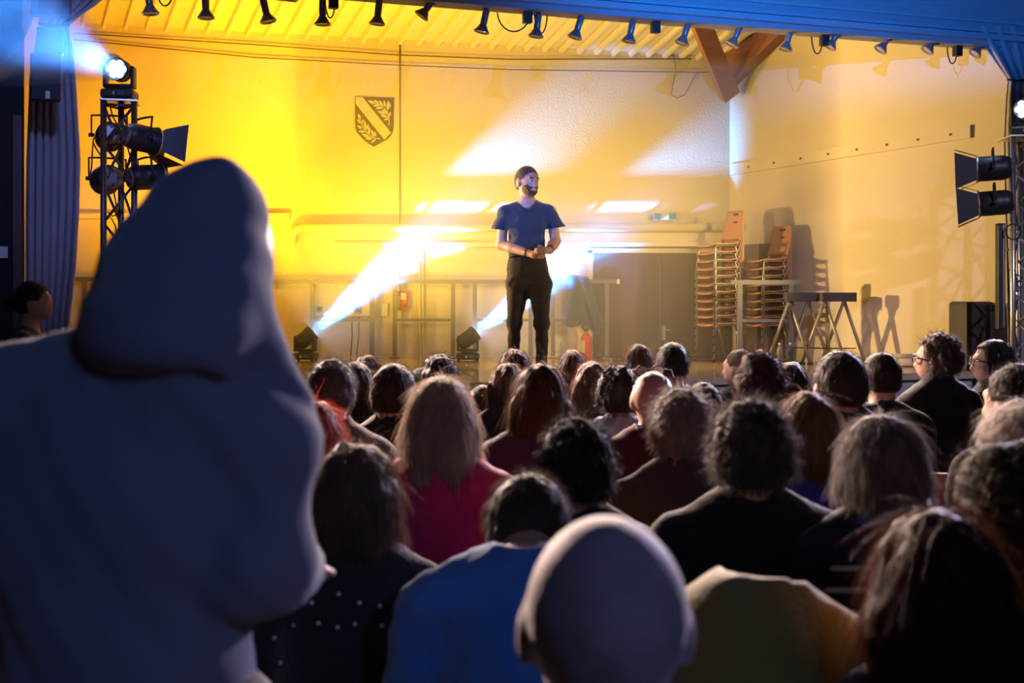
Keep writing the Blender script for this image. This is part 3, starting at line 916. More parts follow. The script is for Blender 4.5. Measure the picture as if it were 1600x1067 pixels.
def place_chair(loc, rz, label, group, sc_=1.0):
    o = CH0 if not CHUSED[0] else copy_tree(CH0)
    CHUSED[0] = True
    o.location = loc; o.rotation_euler = (0, 0, rz); o.scale = (sc_, sc_, sc_)
    tag(o, label, 'chair', group)
    return o


ordn = ['bottom', 'second', 'third', 'fourth', 'fifth', 'sixth', 'seventh', 'eighth', 'ninth', 'tenth', 'top']
D1 = 12.15
p = W(1122, 0, D1)
for i in range(11):
    place_chair((p.x, D1, STZ + i * .083), R(180 + 28), ('%s wooden chair %sof the taller stack before the brown doors' % (ordn[i], 'from the floor ' if 0 < i < 10 else '')), 'chairs in the taller stack')
D2 = 12.05
p = W(1196, 0, D2)
nn = 9
for i in range(nn):
    lab = 'top' if i == nn - 1 else ordn[i]
    place_chair((p.x, D2, STZ + i * .083), R(180 + 28), ('%s wooden chair %sof the lower stack against the side wall' % (lab, 'from the floor ' if 0 < i < nn - 1 else '')), 'chairs in the lower stack')

# ---- trestles
def trestle(u0, u1, D, label):
    z = W(0, 470.5, D).z
    a, b = W(u0, 0, D), W(u1, 0, D)
    t = empty('trestle', ((a.x + b.x) / 2, D, STZ), R(0)); tag(t, label, 'trestle', 'dark folding trestles by the side wall')
    L = b.x - a.x
    zt = W(0, 457, D).z - STZ
    m = MB(); m.box((0, 0, zt - .045), (L - .004, .10, .09), bev=.006); m.build('top_beam', MATS['trestle_dark'], t)
    for x in (-L * .38, L * .17):
        for sgn in (-1, 1):
            m = MB()
            p = Vector((x + sgn * .008, sgn * .02, zt - .085)); q = Vector((x + sgn * .19, -.10 * sgn + .03, .012))
            m.tube([p, q], .017, 4); m.build('leg', MATS['trestle_leg'], t)
            m = MB(); m.box((q.x, q.y, .008), (.05, .05, .016)); m.build('foot', MATS['black_plastic'], t)
    m = MB(); m.tube([(-L * .38 - .1, .02, .16), (L * .17 + .12, .02, .16)], .006, 6); m.build('spreader', MATS['black_metal'], t)
    return t
DT = 11.5
trestle(1227, 1281, DT, 'dark-topped folding trestle nearer the stacked chairs')
trestle(1282, 1337, DT - .12, 'dark-topped folding trestle nearer the loudspeaker')

# ---- bottles
for i, (u, D, lab) in enumerate(((1218, 11.45, 'clear plastic water bottle under the trestle, the left one'), (1235, 11.5, 'clear plastic water bottle behind a trestle leg'))):
    p = W(u, 0, D)
    t = empty('water_bottle', (p.x, D, STZ)); tag(t, lab, 'bottle', 'water bottles by the trestles')
    m = MB(); m.lathe([(.026, 0), (.030, .006), (.030, .05), (.027, .07), (.030, .09), (.030, .14), (.022, .165), (.012, .185), (.012, .195)], seg=16); m.build('body', MATS['clear_bottle'], t)
    m = MB(); m.lathe([(.014, .193), (.014, .212)], seg=12); m.build('cap', MATS['white_plastic'], t)

# ---- loudspeaker cabinet at the right
D = 10.55
p = W(1519, 0, D)
t = empty('stage_loudspeaker', (p.x, D + .02, STZ), R(14)); tag(t, 'large dark loudspeaker standing at the right end of the stage', 'loudspeaker')
hgt = W(0, 471, D).z - STZ
m = MB(); m.box((0, 0, hgt / 2), (.30, .28, hgt), bev=.03); m.build('cabinet', mat('cabinet_grey', (.05, .048, .045), .6, var=.15), t)
m = MB(); m.box((.02, -.142, hgt / 2), (.235, .014, hgt * .92), bev=.006); m.build('grille', MATS['grille'], t)
m = MB(); m.tube([(.15, .0, hgt * .68), (.19, .0, hgt * .70), (.20, 0, hgt * .62), (.15, 0, hgt * .60)], .01, 6); m.build('handle', MATS['black_metal'], t)
# ---- vertical light bar beside the right truss
D = TRD - .02
p = W(1563, 0, D)
z0, z1 = W(0, 514, D).z, W(0, 349, D).z
t = empty('light_bar', (p.x, D, z0)); tag(t, 'tall black light bar fixed beside the right truss', 'light bar')
m = MB(); m.box((0, 0, (z1 - z0) / 2), (.062, .07, z1 - z0), bev=.006); m.build('housing', MATS['black_metal'], t)
m = MB(); m.box((.012, -.037, (z1 - z0) / 2), (.012, .008, (z1 - z0) * .97)); m.build('edge_profile', MATS['alu'], t)
for z in (.22, .75):
    m = MB(); m.box((.045, 0, z * (z1 - z0)), (.05, .03, .03)); m.build('clamp', MATS['alu'], t)
# ---- tubes lying on the stage
for i, (u, v, ln, r, lab) in enumerate(((1422, 566, .42, .04, 'thickest pale cardboard tube lying by the side wall'), (1412, 559, .2, .022, 'short pale tube resting on the thick one'), (1428, 560, .24, .02, 'thin pale tube beside the short one'))):
    D = 11.0
    q = W(u, 0, D)
    zz = STZ + r if i == 0 else STZ + .08 + r
    m = MB(); m.lathe([(r, -ln / 2), (r, ln / 2), (r * .85, ln / 2), (r * .85, -ln / 2 + .002)], (0, 0, 0), (1, -.35, 0) if i == 0 else (1, -.3, 0), 16)
    o = m.build('cardboard_tube', MATS['cardboard'], loc=(q.x, D + (.03 * i), zz)); tag(o, lab, 'tube', 'pale tubes on the stage floor')

# ---- crest on the back wall
def crest():
    cu, cv = 585, 188
    sc_ = YB / F
    t = empty('wall_crest', (wx(585), YB, wz(188))); tag(t, 'black and gold shield crest with laurel sprigs on the back wall', 'crest')
    def P(zx, zy, y=0):   # zoom pixels of the crest picture (970 x 1067 over 100 x 110 px)
        return Vector(((540 + zx / 9.7 - cu) * sc_, y, -(135 + zy / 9.7 - cv) * sc_))
    out = [(142, 158), (735, 178), (722, 640), (715, 690), (695, 735), (660, 780), (600, 820), (520, 865), (425, 915), (340, 860), (265, 800), (205, 735), (165, 680), (148, 610)]
    m = MB(); m.poly([P(x, y, -.002) for x, y in out], (0, -.012, 0)); m.build('shield', MATS['crest_dark'], t)
    m = MB(); m.poly([P(x, y, -.013) for x, y in [(155, 165), (262, 168), (690, 705), (588, 808), (155, 268)]], (0, -.006, 0)); m.build('bend', MATS['crest_gold'], t)
    def leaf(a, b, w):
        a = Vector(a); b = Vector(b); d = (b - a); n = Vector((-d.y, d.x)).normalized() * w
        pts = [a, a.lerp(b, .25) + n * .8, a.lerp(b, .5) + n, a.lerp(b, .8) + n * .55, b, a.lerp(b, .8) - n * .55, a.lerp(b, .5) - n, a.lerp(b, .25) - n * .8]
        mm = MB(); mm.poly([P(q.x, q.y, -.013) for q in pts], (0, -.006, 0)); mm.build('leaf', MATS['crest_gold'], t)
    L1 = [((450, 265), (340, 218), 24), ((505, 275), (430, 205), 22), ((570, 310), (508, 212), 22), ((605, 320), (585, 212), 20), ((640, 370), (655, 215), 24), ((665, 330), (682, 258), 14), ((520, 285), (415, 298), 18), ((565, 325), (455, 335), 20), ((640, 425), (555, 350), 24), ((600, 420), (487, 378), 22), ((650, 470), (532, 438), 22), ((655, 490), (582, 512), 16), ((665, 460), (685, 385), 16)]
    L2 = [((225, 510), (195, 415), 22), ((240, 565), (175, 500), 20), ((250, 570), (270, 495), 16), ((300, 650), (290, 520), 22), ((255, 645), (175, 592), 20), ((315, 665), (350, 575), 20), ((300, 690), (198, 682), 20), ((350, 740), (370, 615), 22), ((365, 770), (240, 722), 22), ((430, 770), (395, 655), 22), ((460, 770), (445, 680), 16), ((410, 790), (303, 792), 22), ((460, 800), (388, 858), 16)]
    for l in L1 + L2: leaf(*l)
    for pts in ([(480, 260), (560, 305), (625, 375), (655, 450), (662, 520), (660, 595)], [(215, 510), (260, 610), (320, 700), (390, 760), (460, 790), (520, 797)]):
        mm = MB(); mm.tube([P(x, y, -.016) for x, y in pts], .006, 6); mm.build('stem', MATS['crest_gold'], t)
crest()

# ------------------------------------------------------------------ people: smooth blended bodies on a grid
def surface_nets(D, xs, ys, zs):
    """quads around the zero surface of the field D on a rectilinear grid"""
    ins = D < 0
    nx, ny, nz = D.shape
    c = np.zeros((nx - 1, ny - 1, nz - 1), np.int8)
    for i in (0, 1):
        for j in (0, 1):
            for k in (0, 1):
                c += ins[i:nx - 1 + i, j:ny - 1 + j, k:nz - 1 + k]
    act = (c > 0) & (c < 8)
    idx = np.argwhere(act)
    n = len(idx)
    vid = -np.ones(act.shape, np.int64); vid[tuple(idx.T)] = np.arange(n)
    acc = np.zeros((n, 3)); cnt = np.zeros(n)
    X = (xs, ys, zs)
    I = [idx[:, 0], idx[:, 1], idx[:, 2]]
    for ax in range(3):
        o1, o2 = [a for a in range(3) if a != ax]
        for a in (0, 1):
            for b in (0, 1):
                off = [0, 0, 0]; off[o1] = a; off[o2] = b
                p = [I[q] + off[q] for q in range(3)]
                e = list(p); e[ax] = p[ax] + 1
                d0 = D[tuple(p)]; d1 = D[tuple(e)]
                hit = (d0 < 0) != (d1 < 0)
                t = np.where(hit, d0 / np.where(np.abs(d0 - d1) < 1e-9, 1e-9, d0 - d1), 0)
                pos = np.stack([X[q][p[q]] for q in range(3)], 1)
                pos[:, ax] += t * (X[ax][e[ax]] - X[ax][p[ax]])
                acc[hit] += pos[hit]; cnt[hit] += 1
    V = acc / np.maximum(cnt, 1)[:, None]
    Q = []
    for ax in range(3):
        o1, o2 = [(1, 2), (2, 0), (0, 1)][ax]
        sl0 = [slice(None)] * 3; sl1 = [slice(None)] * 3
        sl0[ax] = slice(0, -1); sl1[ax] = slice(1, None)
        for q in (o1, o2):
            sl0[q] = slice(1, -1); sl1[q] = slice(1, -1)
        a = ins[tuple(sl0)]; b = ins[tuple(sl1)]
        for flip, w in ((False, a & ~b), (True, b & ~a)):
            e = np.argwhere(w)
            if not len(e): continue
            e[:, o1] += 1; e[:, o2] += 1
            def g(d1, d2):
                f = e.copy(); f[:, o1] -= d1; f[:, o2] -= d2
                return vid[tuple(f.T)]
            q = np.stack([g(1, 1), g(0, 1), g(0, 0), g(1, 0)], 1)
            Q.append(q[:, ::-1] if flip else q)
    return V, np.concatenate(Q)


class Field:
    def __init__(self, xs, ys, zs):
        self.xs, self.ys, self.zs = xs, ys, zs
        self.D = np.full((len(xs), len(ys), len(zs)), 0.5)
    def _sl(self, lo, hi, pad):
        s = []
        for a, l, h in zip((self.xs, self.ys, self.zs), lo, hi):
            i = max(0, np.searchsorted(a, l - pad) - 1); j = min(len(a), np.searchsorted(a, h + pad) + 1)
            s.append(slice(i, max(j, i + 1)))
        return tuple(s)
    def _pts(self, s):
        return self.xs[s[0]][:, None, None], self.ys[s[1]][None, :, None], self.zs[s[2]][None, None, :]
    def _join(self, s, d, k, op):
        A = self.D[s]
        if op == 'add':
            if k > 0:
                h = np.clip(0.5 + 0.5 * (A - d) / k, 0, 1)
                A = A * (1 - h) + d * h - k * h * (1 - h)
            else: A = np.minimum(A, d)
        else:
            if k > 0:
                h = np.clip(0.5 - 0.5 * (A + d) / k, 0, 1)
                A = A * (1 - h) + (-d) * h + k * h * (1 - h)
            else: A = np.maximum(A, -d)
        self.D[s] = A
    def cap(self, a, b, ra, rb, k=.03, op='add'):
        a = np.array(a, float); b = np.array(b, float)
        r = max(ra, rb)
        s = self._sl(np.minimum(a, b) - r, np.maximum(a, b) + r, k + .05)
        X, Y, Z = self._pts(s)
        ba = b - a; L2 = float(ba @ ba) + 1e-12
        t = np.clip(((X - a[0]) * ba[0] + (Y - a[1]) * ba[1] + (Z - a[2]) * ba[2]) / L2, 0, 1)
        d = np.sqrt((X - a[0] - t * ba[0]) ** 2 + (Y - a[1] - t * ba[1]) ** 2 + (Z - a[2] - t * ba[2]) ** 2) - (ra + (rb - ra) * t)
        self._join(s, d, k, op)
        return self
    def chain(self, P, rs, k=.03):
        for i in range(len(P) - 1): self.cap(P[i], P[i + 1], rs[i], rs[i + 1], k)
        return self
    def ell(self, c, r, k=.03, op='add', M=None):
        c = np.array(c, float); r = np.array(r, float)
        m = r.max()
        s = self._sl(c - (m if M is not None else r), c + (m if M is not None else r), k + .05)
        X, Y, Z = self._pts(s)
        p = [X - c[0], Y - c[1], Z - c[2]]
        if M is not None:
            M = np.array(M)
            p = [M[0, i] * p[0] + M[1, i] * p[1] + M[2, i] * p[2] for i in range(3)]
        q = np.sqrt((p[0] / r[0]) ** 2 + (p[1] / r[1]) ** 2 + (p[2] / r[2]) ** 2)
        g = np.sqrt((p[0] / r[0] ** 2) ** 2 + (p[1] / r[1] ** 2) ** 2 + (p[2] / r[2] ** 2) ** 2) + 1e-9
        d = q * (q - 1) / g
        self._join(s, d, k, op)
        return self
    def cut(self, fn, k=0.0):
        """keep only where fn(X, Y, Z) < 0"""
        X, Y, Z = self._pts((slice(None),) * 3)
        d = fn(X, Y, Z) + 0 * self.D
        if k > 0:
            h = np.clip(0.5 - 0.5 * (self.D - d) / k, 0, 1)
            self.D = self.D * (1 - h) + d * h + k * h * (1 - h)
        else: self.D = np.maximum(self.D, d)
        return self
    def wobble(self, amp, freq, seed=0, ax=(1, 1, 1)):
        rng = np.random.RandomState(seed)
        X, Y, Z = self._pts((slice(None),) * 3)
        n = 0
        for o in range(3):
            f = freq * 1.7 ** o
            v = rng.randn(3) * ax; ph = rng.rand(3) * 6.28
            w = rng.randn(3) * ax
            n = n + (np.sin(f * (v[0] * X + v[1] * Y + v[2] * Z) + ph[0]) * np.sin(f * (w[0] * X + w[1] * Y + w[2] * Z) + ph[1])) / 1.5 ** o
        self.D = self.D + amp * n
        return self
    def mesh(self, name):
        V, Q = surface_nets(self.D, self.xs, self.ys, self.zs)
        me = bpy.data.meshes.new(name)
        me.vertices.add(len(V)); me.vertices.foreach_set('co', V.astype(np.float32).ravel())
        me.loops.add(len(Q) * 4); me.loops.foreach_set('vertex_index', Q.astype(np.int32).ravel())
        me.polygons.add(len(Q)); me.polygons.foreach_set('loop_start', np.arange(0, len(Q) * 4, 4, dtype=np.int32))
        me.polygons.foreach_set('use_smooth', np.ones(len(Q), bool))
        me.update(calc_edges=True)
        me.validate()
        return me, V


def axis(lo, hi, h, fine=None, hf=None):
    """grid coordinates lo..hi at step h, step hf inside the ranges of fine"""
    a = [lo]
    while a[-1] < hi:
        s = h
        for r in (fine or []):
            if r[0] - .5 * h <= a[-1] < r[1]: s = hf
        a.append(a[-1] + s)
    return np.array(a)


def link_mesh(name, me, m, parent=None):
    for q in (m if isinstance(m, (list, tuple)) else [m]): me.materials.append(q)
    o = bpy.data.objects.new(name, me)
    C.objects.link(o)
    if parent: o.parent = parent
    return o


# ---- materials of people
def cloth(name, col, sheen=.35, var=.18, rough=.9, bscale=90):
    return mat('cloth_' + name, col, rough, var=var, scale=14, bump=.25, bscale=bscale, sheen=sheen, spec=.2)


def skin(name, col):
    if 'skin_' + name in MATS: return MATS['skin_' + name]
    m = mat('skin_' + name, col, .5, var=.08, scale=25, bump=.08, bscale=120, spec=.4)
    b = m.node_tree.nodes['Principled BSDF']
    b.inputs['Subsurface Weight'].default_value = .0
    return m


def hairmat(name, col, rough=.55, trans=.40):
    key = 'hair_' + name
    if key in MATS: return MATS[key]
    m = bpy.data.materials.new(key); m.use_nodes = True
    nt = m.node_tree; N = nt.nodes; Lk = nt.links
    b = N['Principled BSDF']
    b.inputs['Roughness'].default_value = rough; b.inputs['Specular IOR Level'].default_value = .35; b.inputs['Sheen Weight'].default_value = .3
    tc = N.new('ShaderNodeTexCoord'); mp = N.new('ShaderNodeMapping'); mp.inputs['Scale'].default_value = (1, 1, .18)
    n = N.new('ShaderNodeTexNoise'); n.inputs['Scale'].default_value = 70; n.inputs['Detail'].default_value = 3
    Lk.new(tc.outputs['Object'], mp.inputs[0]); Lk.new(mp.outputs[0], n.inputs['Vector'])
    mx = N.new('ShaderNodeMix'); mx.data_type = 'RGBA'
    mx.inputs['A'].default_value = (*[q * .55 for q in col], 1); mx.inputs['B'].default_value = (*[min(1, q * 1.5) for q in col], 1)
    Lk.new(n.outputs['Fac'], mx.inputs['Factor']); Lk.new(mx.outputs['Result'], b.inputs['Base Color'])
    bp = N.new('ShaderNodeBump'); bp.inputs['Strength'].default_value = .5; bp.inputs['Distance'].default_value = .01
    Lk.new(n.outputs['Fac'], bp.inputs['Height']); Lk.new(bp.outputs[0], b.inputs['Normal'])
    t = N.new('ShaderNodeBsdfTranslucent'); Lk.new(mx.outputs['Result'], t.inputs['Color'])
    ms = N.new('ShaderNodeMixShader'); ms.inputs[0].default_value = trans
    Lk.new(b.outputs[0], ms.inputs[1]); Lk.new(t.outputs[0], ms.inputs[2])
    Lk.new(ms.outputs[0], N['Material Output'].inputs[0])
    MATS[key] = m
    return m


def add_strands(me, V, rng, count, length, lift, droop, width, curl=0.0, zmin=None):
    """fine ribbons of hair grown from the surface points V, joined into the hair mesh"""
    me.calc_loop_triangles() if False else None
    nrm = np.zeros(len(V) * 3, np.float32)
    me.vertices.foreach_get('normal', nrm); nrm = nrm.reshape(-1, 3)
    ok = np.arange(len(V)) if zmin is None else np.where(V[:, 2] > zmin)[0]
    if len(ok) < 10: return
    pick = rng.choice(ok, count)
    P = V[pick] + rng.randn(count, 3) * .003
    Nn = nrm[pick]
    down = np.tile(np.array([0, 0, -1.0]), (count, 1))
    tan = down - Nn * (down * Nn).sum(1, keepdims=True)
    # on the crown the tangent is short: fall away from the top instead
    d = tan * droop + Nn * lift * (0.4 + rng.rand(count, 1)) + rng.randn(count, 3) * (.16 + curl)
    d /= np.linalg.norm(d, axis=1, keepdims=True) + 1e-6
    Ls = length * (0.5 + rng.rand(count, 1))
    seg = 3
    side = np.cross(d, rng.randn(count, 3)); side /= np.linalg.norm(side, axis=1, keepdims=True) + 1e-6
    rows = []
    p = P.copy(); dd = d.copy()
    for i in range(seg + 1):
        w = width * (1 - .75 * i / seg)
        rows.append(p - side * w); rows.append(p + side * w)
        dd = dd + down * .22 * droop + rng.randn(count, 3) * curl * 1.2
        dd /= np.linalg.norm(dd, axis=1, keepdims=True) + 1e-6
        p = p + dd * Ls / seg
    R_ = np.stack(rows, 1)            # count, 2*(seg+1), 3
    base = len(V)
    k = 2 * (seg + 1)
    vid = base + np.arange(count)[:, None] * k
    quads = []
    for i in range(seg):
        quads.append(np.concatenate([vid + 2 * i, vid + 2 * i + 1, vid + 2 * i + 3, vid + 2 * i + 2], 1))
    Q2 = np.concatenate(quads)
    nf = len(me.polygons); nl = len(me.loops)
    me.vertices.add(count * k)
    co = np.zeros(len(me.vertices) * 3, np.float32); me.vertices.foreach_get('co', co); co = co.reshape(-1, 3)
    co[base:] = R_.reshape(-1, 3)
    me.vertices.foreach_set('co', co.ravel())
    me.loops.add(len(Q2) * 4); me.polygons.add(len(Q2))
    li = np.zeros(len(me.loops), np.int32); me.loops.foreach_get('vertex_index', li)
    li[nl:] = Q2.astype(np.int32).ravel(); me.loops.foreach_set('vertex_index', li)
    ls = np.zeros(len(me.polygons), np.int32); me.polygons.foreach_get('loop_start', ls)
    ls[nf:] = nl + np.arange(len(Q2)) * 4; me.polygons.foreach_set('loop_start', ls)
    me.polygons.foreach_set('use_smooth', np.ones(len(me.polygons), bool))
    me.update(calc_edges=True)
    me.validate()


def head_prims(f, c, s=1.0, M=None, ears=True, jaw=True):
    """skull, face, nose, ears about the skull centre c; M turns the head; local +y is the face"""
    M = np.eye(3) if M is None else np.array(M)
    def T(p): return np.array(c) + M @ (np.array(p) * s)
    f.ell(T((0, -.008, 0)), np.array((.078, .096, .092)) * s, .02, M=M)
    f.ell(T((0, -.022, -.012)), np.array((.079, .084, .080)) * s, .03, M=M)
    f.ell(T((0, .020, -.045)), np.array((.062, .076, .085)) * s, .03, M=M)
    f.ell(T((0, .045, -.095)), np.array((.042, .042, .032)) * s, .03, M=M)
    f.cap(T((0, .092, -.025)), T((0, .106, -.058)), .011 * s, .015 * s, .012)
    f.ell(T((0, .086, -.086)), np.array((.024, .014, .010)) * s, .012, M=M)
    f.cap(T((-.035, .083, .005)), T((.035, .083, .005)), .012 * s, .012 * s, .015)
    if ears:
        for e in (-1, 1):
            f.ell(T((e * .084, -.004, -.035)), np.array((.011, .022, .034)) * s, .008, M=M)
    return T

# ---- seated spectators
def turn_matrix(yaw, pitch=0.0, roll=0.0):
    return np.array(Euler((pitch, roll, yaw), 'XYZ').to_matrix())


HS = {'bald': .158, 'short': .172, 'crop': .166, 'bob': .198, 'long': .192, 'curly': .205, 'fluffy': .185, 'wavy': .19, 'bun': .172}


def hair_field(style, c, M, s, h, seed, length):
    c = np.array(c); M = np.array(M)
    lo = c - np.array((.17, .20, .16 + length)); hi = c + np.array((.17, .17, .17))
    f = Field(axis(lo[0], hi[0], h), axis(lo[1], hi[1], h), axis(lo[2], hi[2], h))
    def T(p): return c + M @ (np.array(p) * s)
    def loc(X, Y, Z):
        p = [X - c[0], Y - c[1], Z - c[2]]
        return [(M[0, i] * p[0] + M[1, i] * p[1] + M[2, i] * p[2]) / s for i in range(3)]
    if style in ('short', 'crop', 'bun'):
        g = .003 if style == 'crop' else .008
        f.ell(T((0, -.012, .004)), np.array((.077 + g, .098 + g, .095 + g)) * s, .02, M=M)
        f.ell(T((0, -.022, -.010)), np.array((.081 + g, .087 + g, .083 + g)) * s, .03, M=M)
        f.ell(T((0, -.045, -.045)), np.array((.068 + g, .058 + g, .065)) * s, .03, M=M)
        if style == 'bun':
            f.ell(T((0, -.125, -.02)), np.array((.045, .04, .045)) * s, .01, M=M)
        f.wobble(.003, 60, seed)
        def cutf(X, Y, Z):
            x, y, z = loc(X, Y, Z)
            face = np.minimum(y - .045 - .6 * np.maximum(z, 0), .06 - z)         # > 0 in front of the hairline
            ear = np.minimum(y + .018, -.015 - z)
            nape = -.088 - z
            return np.maximum(np.maximum(face, ear), nape) * s
        f.cut(cutf, .008)
    elif style == 'bob':
        f.ell(T((0, -.012, .004)), np.array((.090, .108, .104)) * s, .02, M=M)
        f.ell(T((0, -.035, -.06)), np.array((.098, .085, .095)) * s, .04, M=M)
        for e in (-1, 1):
            f.cap(T((e * .07, -.015, -.05)), T((e * .082, .0, -.05 - length * .8)), .034 * s, .024 * s, .03)
            f.cap(T((e * .03, -.085, -.05)), T((e * .04, -.075, -.04 - length)), .045 * s, .032 * s, .03)
        f.wobble(.005, 38, seed, (1, 1, .5))
        f.cut(lambda X, Y, Z: (lambda q: np.minimum(np.minimum(q[1] - .05, .055 - q[2]), .085 - abs(q[0])))(loc(X, Y, Z)) * s, .01)
    elif style in ('long', 'wavy'):
        f.ell(T((0, -.012, .004)), np.array((.086, .106, .102)) * s, .02, M=M)
        f.ell(T((0, -.035, -.06)), np.array((.088, .082, .090)) * s, .04, M=M)
        for x in (-.075, -.04, 0, .04, .075):
            f.cap(T((x, -.07 + abs(x) * .5, -.05)), T((x * 1.15, -.085 + abs(x) * .3, -.05 - length)), .036 * s, .024 * s, .03)
        f.wobble(.009 if style == 'wavy' else .004, 34, seed, (1, 1, .55))
        f.cut(lambda X, Y, Z: (lambda q: np.minimum(np.minimum(q[1] - .05, .055 - q[2]), .082 - abs(q[0])))(loc(X, Y, Z)) * s, .01)
    elif style in ('curly', 'fluffy'):
        g = .016 if style == 'curly' else .01
        f.ell(T((0, -.016, .008)), np.array((.082 + g, .102 + g, .098 + g)) * s, .02, M=M)
        f.ell(T((0, -.05, -.04)), np.array((.078 + g, .062 + g, .075)) * s, .04, M=M)
        f.wobble(.010 if style == 'curly' else .006, 55, seed)
        f.cut(lambda X, Y, Z: (lambda q: np.maximum(np.minimum(np.minimum(q[1] - .05, .055 - q[2]), .09 - abs(q[0])), -.10 - q[2]))(loc(X, Y, Z)) * s, .01)
    return f


STR = {'short': (.022, .55, .8, .0006, .03), 'crop': (.010, .9, .4, .0005, .02), 'bun': (.02, .35, .9, .0006, .03), 'bob': (.06, .20, 1.2, .0007, .03),
       'long': (.085, .12, 1.3, .0007, .03), 'wavy': (.07, .25, 1.1, .0007, .10), 'curly': (.035, .8, .4, .0007, .22), 'fluffy': (.03, .7, .6, .0007, .10)}


def spectator(label, u, v, w, D, style, hair, shirt, sk='warm', length=.10, yaw=None, hyaw=0.0, pitch=0.0, sw=.185, bulk=1.0,
              collar=None, bow=0.0, hunch=False, X=None, strands=1.0, seat=True, trousers='dark', extra=None, seed=0):
    rng = np.random.RandomState(seed + 17)
    x = (u - 800) * D / F
    zt = CAMZ - (v - HV) * D / F
    s = min(1.15, max(.88, w * D / F / HS[style]))
    hairthick = {'bald': 0, 'crop': .004, 'short': .010, 'bun': .01, 'bob': .016, 'long': .014, 'wavy': .014, 'curly': .024, 'fluffy': .018}[style] * s
    c = np.array((0, bow * .30, zt - .092 * s - hairthick))
    if hunch: c = np.array((0.02, .42, zt - .22))
    if yaw is None: yaw = -math.atan2(.13 - x, 10.4 - D)
    M = turn_matrix(hyaw, pitch)
    near = D < 3.0
    hf = .009 if near else .0115
    sz = zt - .285 + bow * .20
    sy = -.025
    hip = np.array((0, -.05 if bow == 0 else -.16, .53))
    if hunch: sz = zt - .10; sy = .06; hip = np.array((0, -.12, .53))

    def torso(f, g, arms=True):
        f.ell((0, sy, sz - .13), (.16 * bulk + g, .105 * bulk + g, .20 + g), .06)
        mid = (np.array((0, sy, sz - .25)) + hip) / 2
        f.ell(mid, (.15 * bulk + g, .11 * bulk + g, .20 + g), .08)
        f.ell(hip, (.175 * bulk + g, .14 + g, .12 + g), .06)
        if hunch: f.ell((-.03, sy - .02, zt - .165), (.125 + g, .12 + g, .15 + g), .10)
        for e in (-1, 1):
            f.cap((e * .035, sy + .005, sz + .035 - (.06 if hunch else 0)), (e * (sw - .035), sy, sz - .035), .042 + g, .05 + g, .05)
            if arms:
                f.chain([(e * (sw - .01), sy, sz - .055), (e * (sw + .045), sy + .03, sz - .32), (e * .13, .24, .63)], [.056 + g, .047 + g, .034 + g], .03)

    def legs(f, g):
        for e in (-1, 1):
            f.chain([(e * .095, hip[1] + .04, .51), (e * .13, .40, .51), (e * .12, .40, .10)], [.085 + g, .06 + g, .043 + g], .04)

    ext = sw + .13
    # body: one continuous skin surface
    f = Field(axis(-ext, ext, .024, [(-.11, .11)], hf), axis(-.34, .70, .024, [(c[1] - .13, c[1] + .13)], hf), axis(-.02, zt + .06, .026, [(c[2] - .17, zt + .06)], hf))
    torso(f, -.014)
    legs(f, -.010)
    for e in (-1, 1):
        f.chain([(e * .12, .40, .10), (e * .13, .40, .05), (e * .14, .56, .04)], [.036, .036, .03], .02)
        f.ell((e * .105, .29, .615), (.036, .045, .02), .02)
        for k in range(4): f.cap((e * (.085 + .016 * k), .31, .612), (e * (.085 + .016 * k), .375, .60), .0115, .010, .006)
        f.cap((e * .075, .28, .61), (e * .055, .33, .605), .012, .010, .01)
    f.cap(c + M @ np.array((0, -.03, -.05)) * s, (0, sy + .005, sz + .01), .055 * s, .062 * s, .03)
    head_prims(f, c, s, M)
    me, V = f.mesh('body')
    p = link_mesh('person', me, skin(sk, SK[sk]))
    p.location = (x, D, 0); p.rotation_euler = (0, 0, yaw)
    tag(p, label, 'person', 'seated audience')

    # upper garment
    h = .015 if near else .02
    f = Field(axis(-ext, ext, h), axis(-.34, .34, h), axis(.42, sz + .16, h))
    torso(f, .010)
    nb = np.array((0, sy + .012, sz + .05))
    if collar == 'high': f.cap((0, sy, sz + .02), (0, sy + .012, sz + .085), .075, .068, .02)
    elif collar == 'shirt': f.cap((0, sy, sz + .02), (0, sy + .008, sz + .055), .078, .072, .015)
    elif collar == 'hood':
        f.ell((0, sy - .07, sz + .03), (.12, .06, .06), .03); f.ell((0, sy - .095, sz - .01), (.09, .045, .06), .03)
    f.wobble(.004, 26, seed + 3)
    f.cap(nb - np.array((0, 0, .06)), nb + np.array((0, .02, .2)), .056 * s + .002, .075, .006, 'sub')
    f.cut(lambda X_, Y_, Z_: .46 - Z_ + 0 * X_)
    me, V = f.mesh('top')
    g = link_mesh(collar == 'hood' and 'hoodie' or 'sweater', me, shirt, p)
    # trousers
    f = Field(axis(-.26, .26, .026), axis(-.34, .52, .026), axis(.04, .66, .026))
    legs(f, .010); f.ell(hip, (.18 * bulk, .145, .12), .06)
    f.cut(lambda X_, Y_, Z_: np.maximum(Z_ - .56, .10 - Z_) + 0 * X_)
    me, V = f.mesh('trousers'); link_mesh('trousers', me, cloth(trousers, (.02, .02, .028)), p)
    for e in (-1, 1):
        m = MB(); m.lathe([(.001, -.12), (.032, -.115), (.045, -.08), (.045, .05), (.035, .12), (.001, .13)], (e * .138, .47, .045), (0, 1, 0), 12); m.build('shoe', MATS['black_plastic'], p)
    # hair
    if style != 'bald':
        f = hair_field(style, c, M, s, .009 if near else .011, seed, length)
        me, V = f.mesh('hair')
        me.update()
        ln, lift, droop, wd, curl = STR[style]
        n = int((5200 if D < 2 else 4200 if near else 2600 if D < 4.6 else 1500) * strands)
        add_strands(me, V, rng, n, ln * s, lift, droop, wd * (1.0 if near else 1.35), curl)
        q = link_mesh('hair', me, hair, p)
